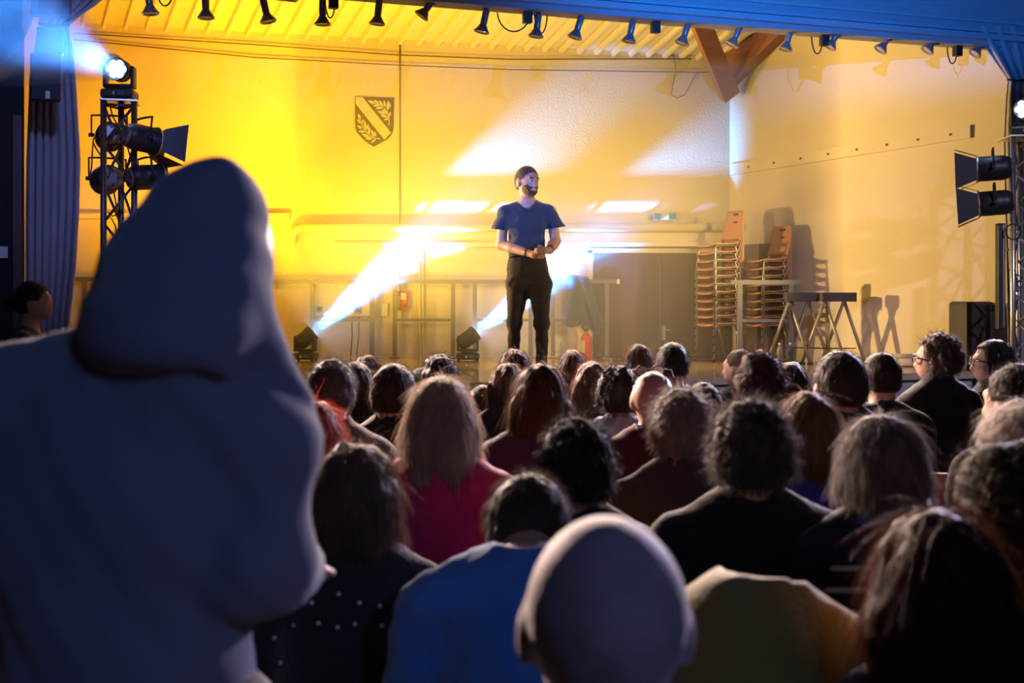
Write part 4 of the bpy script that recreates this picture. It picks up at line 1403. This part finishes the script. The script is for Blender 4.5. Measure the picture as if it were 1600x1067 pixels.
    if extra: extra(p, c, M, s, sz, sy)
    return p


SK = {'warm': (.52, .30, .21), 'pale': (.62, .42, .34), 'tan': (.42, .24, .16), 'stubble': (.24, .175, .18)}
_m = mat('skin_stubble', SK['stubble'], .65, var=.4, scale=22, bump=.15, bscale=160, spec=.3); _b = _m.node_tree.nodes['Principled BSDF']; _b.inputs['Sheen Weight'].default_value = .7; _b.inputs['Sheen Roughness'].default_value = .35; _b.inputs['Roughness'].default_value = .65
HB = hairmat('black', (.012, .010, .010))
HD = hairmat('dark_brown', (.030, .017, .011))
HM = hairmat('mid_brown', (.075, .040, .020))
HA = hairmat('auburn', (.085, .026, .014))
HR = hairmat('burgundy', (.06, .010, .012))
HRED = hairmat('red', (.30, .03, .015))
HBL = hairmat('blonde', (.36, .27, .19))
HDB = hairmat('dark_blonde', (.14, .085, .045))
HG = hairmat('grey', (.20, .18, .17))
HDG = hairmat('dark_grey', (.07, .062, .06))
HW = hairmat('white', (.55, .50, .46))
HGI = hairmat('ginger_brown', (.055, .018, .009))

CK = cloth('black', (.012, .012, .015))
CN = cloth('navy', (.014, .018, .038))
CMg = cloth('magenta', (.42, .015, .10), sheen=.5)
CPu = cloth('plum', (.045, .025, .055), var=.5)
CBl = cloth('royal_blue', (.020, .035, .28))
CBs = cloth('blue_shirt', (.035, .13, .38))
CLb = cloth('light_blue', (.20, .26, .42))
CMa = cloth('maroon', (.07, .012, .014))
COl = cloth('olive', (.19, .16, .035), sheen=.5)
CGr = cloth('charcoal', (.03, .03, .034))


def sunglasses(p, c, M, s, sz, sy, on_top=False, col=None):
    """spectacles on the nose or pushed up on the crown"""
    c = np.array(c)
    def T(q): return Vector(c + M @ (np.array(q) * s))
    y, z = (.108, -.018) if not on_top else (.045, .092)
    mt = MATS['black_plastic']
    m = MB()
    for e in (-1, 1):
        m.tube([T((e * .034 + .026 * math.cos(a), y - abs(math.cos(a)) * .004 * e * 0, z + .021 * math.sin(a))) for a in np.linspace(0, 2 * math.pi, 17)], .003, 6, cap=False)
        m.tube([T((e * .06, y - .005, z + .006)), T((e * .082, y - .03, z + .004)), T((e * .084, y - .115, z - (.004 if not on_top else .05)))], .0028, 6)
    m.tube([T((-.009, y + .004, z + .005)), T((.009, y + .004, z + .005))], .003, 6)
    o = m.build('glasses', mt, p)
    m = MB()
    for e in (-1, 1):
        m.poly([T((e * .034 + .025 * math.cos(a), y, z + .020 * math.sin(a))) for a in np.linspace(0, 2 * math.pi, 16, endpoint=False)], Vector(M @ np.array((0, .002, 0))))
    m.build('lens', mat('glasses_lens', (.35, .4, .5), .05, spec=1.0, coat=1.0) if on_top else mat('glasses_clear', (.9, .9, .9), .05, alpha=.12), o)


def dots(p, c, M, s, sz, sy):
    rng = random.Random(4)
    for i in range(16):
        x = -.15 + (i % 6) * .045 + rng.uniform(-.01, .01); z = sz - .02 - (i // 6) * .055 + rng.uniform(-.012, .012) - abs(x) * .25
        m = MB(); m.lathe([(.004, 0), (.0038, .003), (.001, .004)], (x, sy - .125 + abs(x) * .35, z), (0, -1, .2), 8); m.build('dot', MATS['white_plastic'], p)


def stripes(p, c, M, s, sz, sy):
    for i in range(6):
        z = sz - .045 - i * .05
        P = []
        for a in np.linspace(-2.75, -.4, 22):
            rx, ry = .185 + .004 * i, .128
            P.append(Vector((rx * math.cos(a), sy + ry * math.sin(a), z - .02 * math.cos(a) ** 2)))
        m = MB(); m.tube(P, .0065, 6); m.build('stripe', mat('stripe_white', (.55, .58, .65), .8), p)
    m = MB(); m.tube([Vector((.09 * math.cos(a), sy + .005 + .075 * math.sin(a), sz + .055 - .03 * math.cos(a) ** 2)) for a in np.linspace(-3.2, .1, 18)], .022, 8); m.build('collar', CBs, p)


def strap(p, c, M, s, sz, sy):
    for e in (-1, 1):
        m = MB(); m.tube([Vector((e * .11, sy - .115, sz - .16)), Vector((e * .105, sy - .09, sz - .03)), Vector((e * .10, sy - .01, sz + .045)), Vector((e * .10, sy + .06, sz - .0))], .006, 6); m.build('strap', CK, p)


PEOPLE = [
    # label, u, v, w, D, style, hair, shirt, options
    ('man with a close-cropped bald head in the nearest row', 946, 805, 232, 1.25, 'bald', HG, CK, dict(sk='stubble', collar='shirt', sw=.20, strands=.45)),
    ('person with reddish-brown shoulder-length hair at the lower right corner', 1458, 795, 205, 1.75, 'long', HGI, CK, dict(length=.20, sw=.16)),
    ('person with full dark hair cut off by the right edge behind the reddish-haired one', 1574, 694, 168, 2.1, 'curly', HD, CK, dict()),
    ('man bowing forward in a blue shirt beside the bald man', 826, 768, 128, 2.3, 'short', HD, CBs, dict(bow=.55, pitch=R(-38), sw=.21, bulk=1.05)),
    ('woman with short brown hair in black with white dots beside the hooded person', 556, 690, 132, 2.55, 'bob', HM, CK, dict(length=.07, extra=dots)),
    ('person with black full hair right behind the bowed blue shirt', 901, 655, 108, 2.9, 'fluffy', HB, CK, dict(sw=.17)),
    ('white-haired woman in a navy top with white stripes', 1376, 646, 127, 2.75, 'bob', HG, CN, dict(length=.015, extra=stripes, hyaw=R(-8))),
    ('person with thick dark grey hair left of the blue-topped long-haired woman', 1170, 626, 116, 2.8, 'fluffy', HDG, CK, dict(sw=.2)),
    ('woman with a blonde bob in a magenta sweater', 690, 587, 116, 3.25, 'bob', HBL, CMg, dict(length=.125, sw=.175)),
    ('person with fluffy light grey hair and a dark coat right of the maroon sweater', 1063, 609, 90, 3.5, 'fluffy', HG, CGr, dict(collar='high', sw=.19)),
    ('woman with long brown hair in a royal blue top', 1260, 612, 98, 3.4, 'long', HDB, CBl, dict(length=.22)),
    ('white-haired person at the right edge in front of a dark-haired one', 1592, 626, 122, 2.95, 'bob', HW, CK, dict(length=.04)),
    ('person with smooth dark hair at the right edge in front of the truss', 1587, 570, 84, 3.7, 'short', HD, CK, dict(hyaw=R(22))),
    ('woman with long brown hair in a dark patterned plum top', 844, 568, 86, 4.0, 'long', HM, CPu, dict(length=.19)),
    ('bald man in a maroon sweater with sunglasses pushed up on his head', 1019, 580, 60, 4.5, 'bald', HB, CMa, dict(collar='shirt', sw=.2, extra=lambda *a: sunglasses(*a, on_top=True))),
    ('person with short dark curls in a light blue shirt', 965, 573, 58, 4.9, 'curly', HB, CLb, dict(collar='shirt')),
    ('person with wavy auburn hair left of the light blue shirt', 922, 566, 52, 5.5, 'wavy', HA, CK, dict(length=.16, hyaw=R(15))),
    ('woman with wavy brown hair and thin shoulder straps', 794, 566, 52, 5.6, 'wavy', HM, CK, dict(length=.16, extra=strap)),
    ('man with short dark hair between the grey-haired man and the blonde bob', 616, 569, 67, 4.7, 'short', HD, CK, dict(collar='shirt')),
    ('man with short grey hair next to the edge of the hooded person', 520, 563, 66, 4.05, 'short', HDG, CK, dict(collar='shirt')),
    ('person with long black hair behind the short grey-haired man', 557, 565, 60, 5.1, 'long', HB, CGr, dict(length=.20)),
    ('person with brown hair in the front row over the left floor reflection', 574, 555, 42, 6.7, 'bob', HM, CK, dict(length=.10)),
    ('child with short dark hair just above the blonde bob', 660, 575, 40, 6.5, 'short', HB, CK, dict(sw=.15)),
    ('person with tousled dark hair in front of the right-hand floor lamp', 688, 554, 52, 5.8, 'fluffy', HB, CK, dict()),
    ('person with burgundy hair sitting below the performer', 804, 545, 48, 6.4, 'bob', HR, CK, dict(length=.06)),
    ('child with dark hair and a navy top low at the stage front', 755, 602, 40, 5.9, 'short', HB, CN, dict(sw=.14)),
    ('person with straight brown hair below the fire extinguisher', 893, 546, 42, 6.6, 'long', HM, CK, dict(length=.16)),
    ('person with straight dark blonde hair below the brown door', 996, 537, 48, 6.9, 'long', HDB, CK, dict(length=.16)),
    ('man with short black hair and visible ears below the door handle', 1049, 536, 46, 5.9, 'short', HB, CK, dict(sk='tan')),
    ('person with dark hair sitting low between the fluffy grey hair and the stage front', 1098, 599, 48, 5.2, 'short', HB, CK, dict(sw=.15)),
    ('balding man looking left in front of the chair stacks', 1154, 547, 40, 6.7, 'crop', HD, CN, dict(hyaw=R(35), sk='pale')),
    ('person with thick dark auburn hair below the chair stacks', 1183, 550, 70, 4.3, 'fluffy', hairmat('dark_auburn', (.04, .014, .010)), CK, dict()),
    ('person with dark teal-lit hair beside the thick auburn hair', 1232, 565, 44, 5.7, 'bob', HB, CN, dict(length=.08)),
    ('person with neat dark brown hair below the trestles', 1310, 550, 75, 4.6, 'short', HD, CK, dict(sw=.18)),
    ('man with short clipped brown hair right of the neat dark one', 1374, 552, 54, 5.1, 'crop', HD, CK, dict(sk='warm', sw=.2, collar='shirt')),
    ('woman with curly grey-brown hair and glasses looking left', 1462, 522, 58, 5.5, 'curly', hairmat('grey_brown', (.12, .085, .08)), CK, dict(hyaw=R(38), sw=.19, extra=sunglasses, collar='high')),
    ('woman with long black hair turning her face to the left by the loudspeaker', 1550, 530, 54, 6.2, 'long', HB, CN, dict(length=.20, hyaw=R(50), sk='pale', extra=sunglasses)),
    ('person with red hair half hidden by the hooded person', 494, 628, 66, 3.6, 'wavy', HRED, CK, dict(length=.14)),
    ('person bent forward in an olive green sweater right of the bald man', 1200, 905, 150, 1.85, 'short', HB, COl, dict(hunch=True, pitch=R(-60), sw=.165, yaw=R(-6))),
]

for i, (label, u, v, w, D, style, hair, shirt, opt) in enumerate(PEOPLE):
    spectator(label, u, v, w, D, style, hair, shirt, seed=i * 7 + 1, **opt)

place_chair((1.49, 4.05, 0), R(90), 'empty wooden chair with a brown backrest right of the striped top', None, 1.24)
place_chair((.44, 3.44, 0), R(90), 'wooden chair under the person with fluffy light grey hair', None, 1.12)

# ---- the performer
def performer():
    DP = 10.46
    k = F / DP
    fz = HV + (CAMZ - STZ) * k        # pixel row of the stage floor here
    def PX(u, v, y=0.0): return np.array((-(u - 823) / k, y, (fz - v) / k))
    yaw_h = R(34)
    M = turn_matrix(yaw_h, R(-4))
    s = 1.17
    c = PX(824.5, 280, .03)
    h = .0095
    f = Field(axis(-.36, .36, h), axis(-.26, .42, .011, [(-.1, .16)], .008), axis(-.01, 1.95, .012, [(.98, 1.16)], .007))
    f.zs = axis(-.01, 1.95, .012, [(.98, 1.16), (1.55, 1.95)], .007); f.D = np.full((len(f.xs), len(f.ys), len(f.zs)), .5)
    # skin
    head_prims(f, c, s, M)
    T = lambda p: c + M @ (np.array(p) * s)
    for e in (-1, 1): f.ell(T((e * .03, .084, -.016)), (.016, .012, .010), .006, 'sub', M)
    nb = PX(823, 316, -.01)
    f.cap(T((0, -.015, -.06)), nb, .064, .076, .03)
    f.ell(PX(823, 345, -.02), (.165, .10, .19), .06); f.ell(PX(823, 395, -.01), (.145, .10, .2), .06); f.ell(PX(824, 430, -.01), (.15, .105, .12), .06)
    arms = []
    for e, sh, el, wr in ((1, PX(787, 330, -.02), PX(783, 382, -.03), PX(826, 397, .20)), (-1, PX(861, 330, -.02), PX(868, 377, -.03), PX(857, 392, .17))):
        f.cap(PX(823, 320, -.02), sh, .042, .042, .03)
        f.chain([sh, el], [.050, .047], .02); mid = el * .62 + wr * .38
        f.chain([el, mid, wr], [.047, .047, .033], .02)
        arms.append((e, sh, el, wr))
    for e, hp, kn, an in ((1, PX(809, 440, 0), PX(803, 500, .03), PX(803, 556, -.02)), (-1, PX(839, 440, 0), PX(845, 502, .05), PX(846, 562, .02))):
        f.chain([hp, kn, an], [.085, .055, .028], .03); f.cap(an, an + np.array((0, .11, -.05)), .026, .024, .01)
    # hands: right palm below, left hand resting in it, fingers curled round each other
    pr = PX(835, 400, .245); pl = PX(847, 394, .25)
    f.ell(pr, (.040, .026, .036), .02); f.cap(arms[0][3], pr, .028, .03, .02)
    f.ell(pl, (.034, .026, .036), .02); f.cap(arms[1][3], pl, .027, .03, .02)
    for i in range(4):
        a = pr + np.array((-.025, .018, .022 - .016 * i)); L = (.055, .062, .058, .045)[i]
        f.chain([a, a + np.array((-.028, .014, -.002)), a + np.array((-.03 - L * .4, -.006, -.006))], [.0095, .009, .008], .004)
        a = pl + np.array((.022, .022, .026 - .016 * i))
        f.chain([a, a + np.array((.026, .014, -.003)), a + np.array((.03 + L * .35, -.004, -.010))], [.009, .0085, .0078], .004)
    f.chain([pr + np.array((-.005, .015, .03)), pr + np.array((-.03, .03, .042)), pr + np.array((-.05, .025, .04))], [.012, .011, .009], .006)
    f.chain([pl + np.array((.0, .015, .03)), pl + np.array((.022, .03, .046)), pl + np.array((.042, .028, .044))], [.011, .010, .009], .006)
    me, V = f.mesh('body')
    p = link_mesh('person', me, skin('performer', (.36, .20, .13)))
    p.location = W(823, 0, DP); p.location.z = STZ; p.rotation_euler = (0, 0, math.pi)
    tag(p, 'performer in a dark t-shirt and trousers standing on stage with clasped hands', 'person')

    # t-shirt with wide short sleeves
    h = .010
    f = Field(axis(-.36, .36, h), axis(-.26, .24, h), axis(.85, 1.62, h))
    g = .018
    f.ell(PX(823, 347, -.02), (.192 + g, .115 + g, .19), .07); f.ell(PX(823, 392, -.01), (.178 + g, .12 + g, .20), .06)
    f.ell(PX(824, 415, -.0), (.188, .13, .14), .06)
    for e, sh, el, wr in arms:
        f.cap(PX(823, 320, -.02), sh + np.array((-e * .02, 0, -.012)), .040 + g, .046 + g, .06)
        f.chain([sh + np.array((-e * .015, 0, -.02)), sh * .36 + el * .64 + np.array((e * .032, 0, 0))], [.058, .084], .05)
    f.wobble(.005, 22, 5, (1, 1, .6))
    for e, sh, el, wr in arms:      # open sleeve ends
        d = (el - sh) / np.linalg.norm(el - sh); q = sh * .45 + el * .55 + np.array((e * .012, 0, 0))
        f.cut(lambda X, Y, Z, d=d, q=q, e=e: np.minimum((X - q[0]) * d[0] + (Y - q[1]) * d[1] + (Z - q[2]) * d[2], (X * e - .165)))
    f.cap(nb - np.array((0, -.02, .02)), nb + np.array((0, .02, .1)), .074, .09, .008, 'sub')
    f.cut(lambda X, Y, Z: PX(0, 403)[2] + .012 * np.sin(X * 20) - Z)
    me, V = f.mesh('t_shirt'); link_mesh('t_shirt', me, cloth('performer_shirt', (.020, .030, .048), sheen=.25), p)
    # trousers with a low crotch
    f = Field(axis(-.30, .30, .011), axis(-.24, .28, .012), axis(.08, 1.10, .011))
    f.ell(PX(824, 412, -.0), (.182, .118, .16), .05); f.ell(PX(825, 432, .0), (.19, .125, .13), .05)
    f.cap(PX(812, 445, .01), PX(845, 445, .02), .085, .09, .05)
    for hp, kn, an in ((PX(810, 445, 0), PX(804, 500, .03), PX(803, 552, -.02)), (PX(843, 445, 0), PX(846, 502, .05), PX(847, 558, .02))):
        f.chain([hp, kn, an], [.110, .062, .050], .05)
    f.wobble(.005, 30, 9, (1, 1, 1.3))
    f.cut(lambda X, Y, Z: np.maximum(Z - PX(0, 400)[2], PX(0, 556)[2] - Z) + 0 * X)
    me, V = f.mesh('trousers'); tr_ = link_mesh('trousers', me, cloth('performer_trousers', (.022, .020, .026), sheen=.2), p)
    m = MB(); q = PX(793, 441, .06); m.box(q + np.array((.0, .02, 0)), (.008, .012, .09)); m.build('pocket_zip', MATS['alu'], tr_)
    for an, e in ((PX(803, 556, -.02), 1), (PX(846, 562, .02), -1)):
        f = Field(axis(an[0] - .08, an[0] + .08, .01), axis(an[1] - .10, an[1] + .24, .01), axis(-.005, .17, .01))
        f.cap(an + np.array((0, 0, .02)), np.array((an[0], an[1] - .01, .05)), .055, .052, .02)
        f.cap((an[0], an[1] - .02, .04), (an[0] + e * .02, an[1] + .15, .032), .045, .040, .03)
        f.cut(lambda X, Y, Z: .002 - Z + 0 * X)
        me, V = f.mesh('boot'); link_mesh('boot', me, mat('boot_black', (.02, .018, .018), .4), p)
    # beard and cropped hair
    rng = np.random.RandomState(3)
    f = hair_field('crop', c, M, s, .007, 3, .02)
    me, V = f.mesh('hair'); me.update(); add_strands(me, V, rng, 900, .008, .9, .4, .0006, .02); link_mesh('hair', me, HM, p)
    f = Field(axis(c[0] - .12, c[0] + .12, .006), axis(c[1] - .1, c[1] + .16, .006), axis(c[2] - .19, c[2] + .02, .006))
    f.ell(T((0, .020, -.055)), np.array((.066, .080, .082)) * s, .02, M=M); f.ell(T((0, .048, -.10)), np.array((.047, .047, .036)) * s, .02, M=M)
    def bc(X, Y, Z):
        q = [X - c[0], Y - c[1], Z - c[2]]
        x, y, z = [(M[0, i] * q[0] + M[1, i] * q[1] + M[2, i] * q[2]) / s for i in range(3)]
        top = z + .064 - np.maximum(0, abs(x) - .035) * 1.6
        mouth = .018 - np.sqrt((x / 1.5) ** 2 + ((z + .084) * 1.6) ** 2)
        return np.maximum(np.maximum(top, mouth), .0 - y)
    f.cut(bc, .004)
    f.wobble(.002, 90, 2)
    me, V = f.mesh('beard'); me.update(); add_strands(me, V, rng, 500, .010, .7, .6, .0006, .03); link_mesh('beard', me, HM, p)
    for e in (-1, 1):
        m = MB(); m.lathe([(.0005, -.009), (.0075, -.006), (.010, 0), (.0075, .006), (.0005, .009)], Vector(T((e * .031, .079, -.017))), Vector(M @ np.array((0, 1, 0))), 12); ey = m.build('eye', mat('eye_white', (.7, .68, .66), .2), p)
        m = MB(); m.lathe([(.0045, 0), (.003, .002), (.0005, .0025)], Vector(T((e * .031 - .002, .087, -.018))), Vector(M @ np.array((0, 1, 0))), 10); m.build('iris', mat('iris_dark', (.03, .02, .015), .1), ey)
        m = MB(); m.tube([Vector(T((e * .014, .097, .004))), Vector(T((e * .03, .096, .009))), Vector(T((e * .048, .084, .003)))], .0045, 6); m.build('eyebrow', HD, p)
    m = MB(); m.tube([Vector(T((x, .098 - abs(x) * .5, -.084 + x * x * 9))) for x in (-.022, -.011, 0, .011, .022)], .0045, 6); m.build('teeth', MATS['white_plastic'], p)
    # wrist bands and necklace
    for e, sh, el, wr in arms:
        d = Vector(wr - el).normalized()
        m = MB(); m.lathe([(.036, -.016), (.040, -.012), (.040, .012), (.036, .016)], Vector(wr) - d * .02, d, 18); m.build('watch', MATS['black_plastic'], p)
    m = MB(); m.tube([Vector(PX(823 + 15 * math.cos(a), 322 - 9 * math.sin(a), .085 + .03 * math.sin(a) * -1 + .02)) for a in np.linspace(-2.7, -.45, 12)], .004, 6); m.build('necklace', MATS['black_plastic'], p)
    m = MB(); m.tube([Vector(T((.085, .0, -.03))), Vector(T((.078, .05, -.055))), Vector(T((.05, .10, -.085)))], .0025, 5); m.build('headset_mic', MATS['black_plastic'], p)
performer()


# ---- people standing in the hall
def standing_body(f, c, s, M, sz, sw, hipz, arms, stance=.10, bw=1.0):
    head_prims(f, c, s, M)
    f.cap(np.array(c) + M @ np.array((0, -.02, -.06)), (c[0] * .7, -.02, sz + .02), .055, .06, .03)
    f.ell((0, -.02, sz - .14), (.15 * bw, .10 * bw, .19), .06); f.ell((0, -.01, sz - .36), (.135 * bw, .10 * bw, .18), .06); f.ell((0, 0, hipz), (.16 * bw, .115 * bw, .13), .06)
    for e, P in zip((-1, 1), arms):
        f.cap((e * .04, -.02, sz), P[0], .045, .05, .04)
        f.chain(P[:3], [.050, .040, .030], .03)
        pr = P[2]; d = (P[2] - P[1]); d = d / np.linalg.norm(d)
        palm = pr + d * .06; f.ell(palm, (.035, .03, .04), .02)
        sd = np.cross(d, (0, 0, 1.0)); sd = sd / (np.linalg.norm(sd) + 1e-6)
        for i in range(4):
            a = palm + d * .03 + sd * (.024 - .016 * i); f.chain([a, a + d * .03, a + d * .052 - np.array((0, 0, .012))], [.0105, .010, .009], .005)
        a = palm + sd * .03; f.chain([a, a + sd * .02 + d * .025], [.012, .010], .008)
    for e in (-1, 1):
        f.chain([(e * .085, 0, hipz - .02), (e * stance, .02, hipz * .52), (e * stance, -.01, .09)], [.085, .055, .04], .04)
        f.cap((e * stance, -.01, .06), (e * (stance + .02), .15, .04), .042, .034, .03)


def hooded():
    DH = 1.56
    k = F / DH
    def PX(u, v, y=0.0): return np.array(((u - 230) / k, y, CAMZ - (v - HV) / k))
    c = PX(322, 375, .03)
    sz = PX(0, 600)[2] + .0
    aR = [PX(425, 690, -.03), PX(424, 868, -.05), PX(415, 950, .22)]
    aL = [PX(10, 655, -.02), PX(-40, 860, -.03), PX(20, 960, .2)]
    f = Field(axis(-.42, .36, .016), axis(-.24, .46, .014), axis(-.02, c[2] + .14, .02, [(c[2] - .16, c[2] + .14)], .012))
    standing_body(f, c, 1.0, turn_matrix(R(-18)), sz, .2, .93, [aL, aR], bw=.72)
    me, V = f.mesh('body')
    p = link_mesh('person', me, skin('warm', SK['warm']))
    b = PX(230, 0); p.location = ((230 - 800) / k, DH, 0); p.rotation_euler = (0, 0, 0)
    tag(p, 'person in a blue-grey hoodie with the hood up, standing close at the left', 'person')
    # hoodie
    h = .0105
    f = Field(axis(-.46, .38, h), axis(-.28, .42, h), axis(.85, c[2] + .16, h))
    f.ell(PX(195, 770, -.01), (.205, .135, .17), .08); f.ell(PX(200, 880, .0), (.152, .13, .30), .08); f.ell(PX(205, 1060, .0), (.150, .135, .20), .08)
    f.cap(PX(280, 575, -.03), PX(-40, 640, -.02), .075, .082, .07); f.cap(PX(280, 590, -.03), PX(420, 690, -.03), .08, .062, .07)
    f.chain([aR[0], aR[1], aR[2]], [.064, .062, .048], .045); f.chain([aL[0], aL[1], aL[2]], [.066, .060, .046], .05)
    f.cap(aR[2] - (aR[2] - aR[1]) * .05, aR[2], .05, .052, .01)
    f.wobble(.006, 15, 21, (1, 1, .8))
    # hood with its fold over the neck
    g = Field(f.xs, f.ys, f.zs)
    g.ell(PX(322, 345, .03), (.074, .105, .076), .02)
    g.chain([PX(318, 345, .02), PX(308, 400, -.005), PX(298, 455, -.035), PX(290, 512, -.065)], [.076, .092, .107, .116], .03)
    g.cap(PX(345, 262, -.01), PX(330, 300, .0), .006, .045, .035)
    g.cap(PX(400, 540, -.02), PX(462, 655, .0), .045, .028, .05)
    g.cap(PX(235, 500, -.01), PX(130, 600, .0), .05, .03, .05)
    g.wobble(.004, 17, 8)
    g.ell(PX(322, 385, .13), (.085, .12, .13), .02, 'sub')     # face opening
    g.cut(lambda X, Y, Z: PX(0, 575)[2] + .10 * (X - PX(283, 0)[0]) ** 2 * 6 - np.maximum(0, X - PX(360, 0)[0]) * 1.1 - Z + 0 * Y, .03)
    A = f.D; B = g.D; kk = .006
    hh = np.clip(.5 + .5 * (A - B) / kk, 0, 1)
    f.D = A * (1 - hh) + B * hh - kk * hh * (1 - hh)
    f.cut(lambda X, Y, Z: .90 - Z + 0 * X)
    me, V = f.mesh('hoodie'); link_mesh('hoodie', me, cloth('hoodie', (.13, .14, .19), sheen=.3, var=.08, bscale=220), p)
    f = Field(axis(-.3, .3, .02), axis(-.25, .3, .02), axis(.05, 1.05, .02))
    for e in (-1, 1): f.chain([(e * .09, 0, .9), (e * .10, .02, .48), (e * .10, -.01, .09)], [.105, .075, .06], .05)
    f.ell((0, 0, .93), (.135, .11, .12), .05); f.cut(lambda X, Y, Z: .07 - Z + 0 * X)
    me, V = f.mesh('trousers'); link_mesh('trousers', me, cloth('dark', (.02, .02, .028)), p)
hooded()


def stagehand():
    DS = 6.8
    k = F / DS
    x = (48 - 800) / k
    zt = CAMZ - (439 - HV) / k
    M = turn_matrix(0)
    c = np.array((0, .02, zt - .105))
    sz = zt - .32
    arms = [[np.array((e * .18, -.01, sz - .04)), np.array((e * .22, .0, sz - .31)), np.array((e * .14, .20, sz - .42))] for e in (-1, 1)]
    f = Field(axis(-.32, .32, .018), axis(-.24, .40, .018), axis(-.02, zt + .04, .02, [(c[2] - .16, zt + .04)], .011))
    standing_body(f, c, .98, M, sz, .18, .86, arms)
    me, V = f.mesh('body'); p = link_mesh('person', me, skin('warm', SK['warm']))
    p.location = (x, DS, 0); p.rotation_euler = (0, 0, R(-80))
    tag(p, 'person in black with tied-up hair standing by the left curtain, face in profile', 'person')
    f = Field(axis(-.34, .34, .018), axis(-.26, .34, .018), axis(.78, sz + .12, .018))
    f.ell((0, -.02, sz - .14), (.175, .125, .21), .06); f.ell((0, -.01, sz - .36), (.16, .125, .2), .06); f.ell((0, 0, .9), (.17, .13, .13), .06)
    for e, P in zip((-1, 1), arms):
        f.cap((e * .04, -.02, sz), P[0], .055, .06, .04); f.chain(P, [.062, .052, .042], .03)
    f.cap((0, -.01, sz), (0, .02, sz + .2), .06, .075, .006, 'sub')
    me, V = f.mesh('jacket'); link_mesh('jacket', me, CK, p)
    f = Field(axis(-.3, .3, .022), axis(-.25, .3, .022), axis(.05, 1.0, .022))
    for e in (-1, 1): f.chain([(e * .09, 0, .85), (e * .10, .02, .45), (e * .10, -.01, .09)], [.10, .072, .058], .05)
    f.cut(lambda X, Y, Z: .07 - Z + 0 * X)
    me, V = f.mesh('trousers'); link_mesh('trousers', me, MATS['cloth_dark'], p)
    rng = np.random.RandomState(11)
    f = hair_field('bun', c, M, .98, .010, 5, .03)
    me, V = f.mesh('hair'); me.update(); add_strands(me, V, rng, 700, .02, .3, .9, .0008, .04); link_mesh('hair', me, HD, p)
stagehand()

# ------------------------------------------------------------------ theatrical haze in the air of the stage
def haze(name, label, pts, h, dens, noise=None, aniso=0.0, soft=False, cone=None):
    m = MB()
    if cone: m.lathe(*cone)
    else: m.poly(pts, (0, 0, h))
    mt = bpy.data.materials.new(name + '_volume'); mt.use_nodes = True
    nt = mt.node_tree; nt.nodes.clear()
    v = nt.nodes.new('ShaderNodeVolumeScatter'); v.inputs['Color'].default_value = (1, 1, 1, 1); v.inputs['Anisotropy'].default_value = aniso
    v.inputs['Density'].default_value = dens
    if noise:
        tc = nt.nodes.new('ShaderNodeTexCoord')
        n = nt.nodes.new('ShaderNodeTexNoise'); n.inputs['Scale'].default_value = noise; n.inputs['Detail'].default_value = 2; n.inputs['Distortion'].default_value = .6
        nt.links.new(tc.outputs['Object'], n.inputs['Vector'])
        mr = nt.nodes.new('ShaderNodeMapRange'); mr.inputs['From Min'].default_value = .42; mr.inputs['From Max'].default_value = .7
        mr.inputs['To Min'].default_value = dens * .15; mr.inputs['To Max'].default_value = dens * 2.2
        nt.links.new(n.outputs['Fac'], mr.inputs['Value'])
        out = mr.outputs[0]
        if soft:        # thins out towards the limits of the cloud
            mp = nt.nodes.new('ShaderNodeMapping')
            lo = Vector([min(p[i] for p in pts) for i in range(3)]); hi = Vector([max(p[i] for p in pts) for i in range(3)]); hi.z += h
            nt.links.new(tc.outputs['Generated'], mp.inputs[0])
            mp.inputs['Location'].default_value = (-1, -1, -1); mp.inputs['Scale'].default_value = (2, 2, 2)
            gr = nt.nodes.new('ShaderNodeTexGradient'); gr.gradient_type = 'QUADRATIC_SPHERE'
            nt.links.new(mp.outputs[0], gr.inputs[0])
            mu = nt.nodes.new('ShaderNodeMath'); mu.operation = 'MULTIPLY'
            nt.links.new(out, mu.inputs[0]); nt.links.new(gr.outputs['Fac'], mu.inputs[1])
            mu2 = nt.nodes.new('ShaderNodeMath'); mu2.operation = 'MULTIPLY'; mu2.inputs[1].default_value = 4.0
            nt.links.new(mu.outputs[0], mu2.inputs[0]); out = mu2.outputs[0]
        nt.links.new(out, v.inputs['Density'])
    o = nt.nodes.new('ShaderNodeOutputMaterial'); nt.links.new(v.outputs[0], o.inputs['Volume'])
    ob = m.build(name, mt)
    tag(ob, label, 'haze', kind='stuff')
haze('smoke', 'bank of stage smoke before the back wall lit by the floor lamps', [Vector((-2.4, 11.75, STZ + .02)), Vector((3.15, 11.75, STZ + .02)), Vector((2.35, YB - .2, STZ + .02)), Vector((-2.4, YB - .2, STZ + .02))], 3.1, 0.42)
lampL = Vector((tl.x, TLD, STZ + TLH + .24)); dirL = Vector(aimL).normalized()
haze('smoke', 'drifting stage smoke in the blue beam of the left truss lamp', None, None, 0.34, noise=2.8, cone=([(.10, .22), (.17, .8), (.29, 1.7), (.45, 2.9), (.54, 3.6)], lampL, dirL, 20))
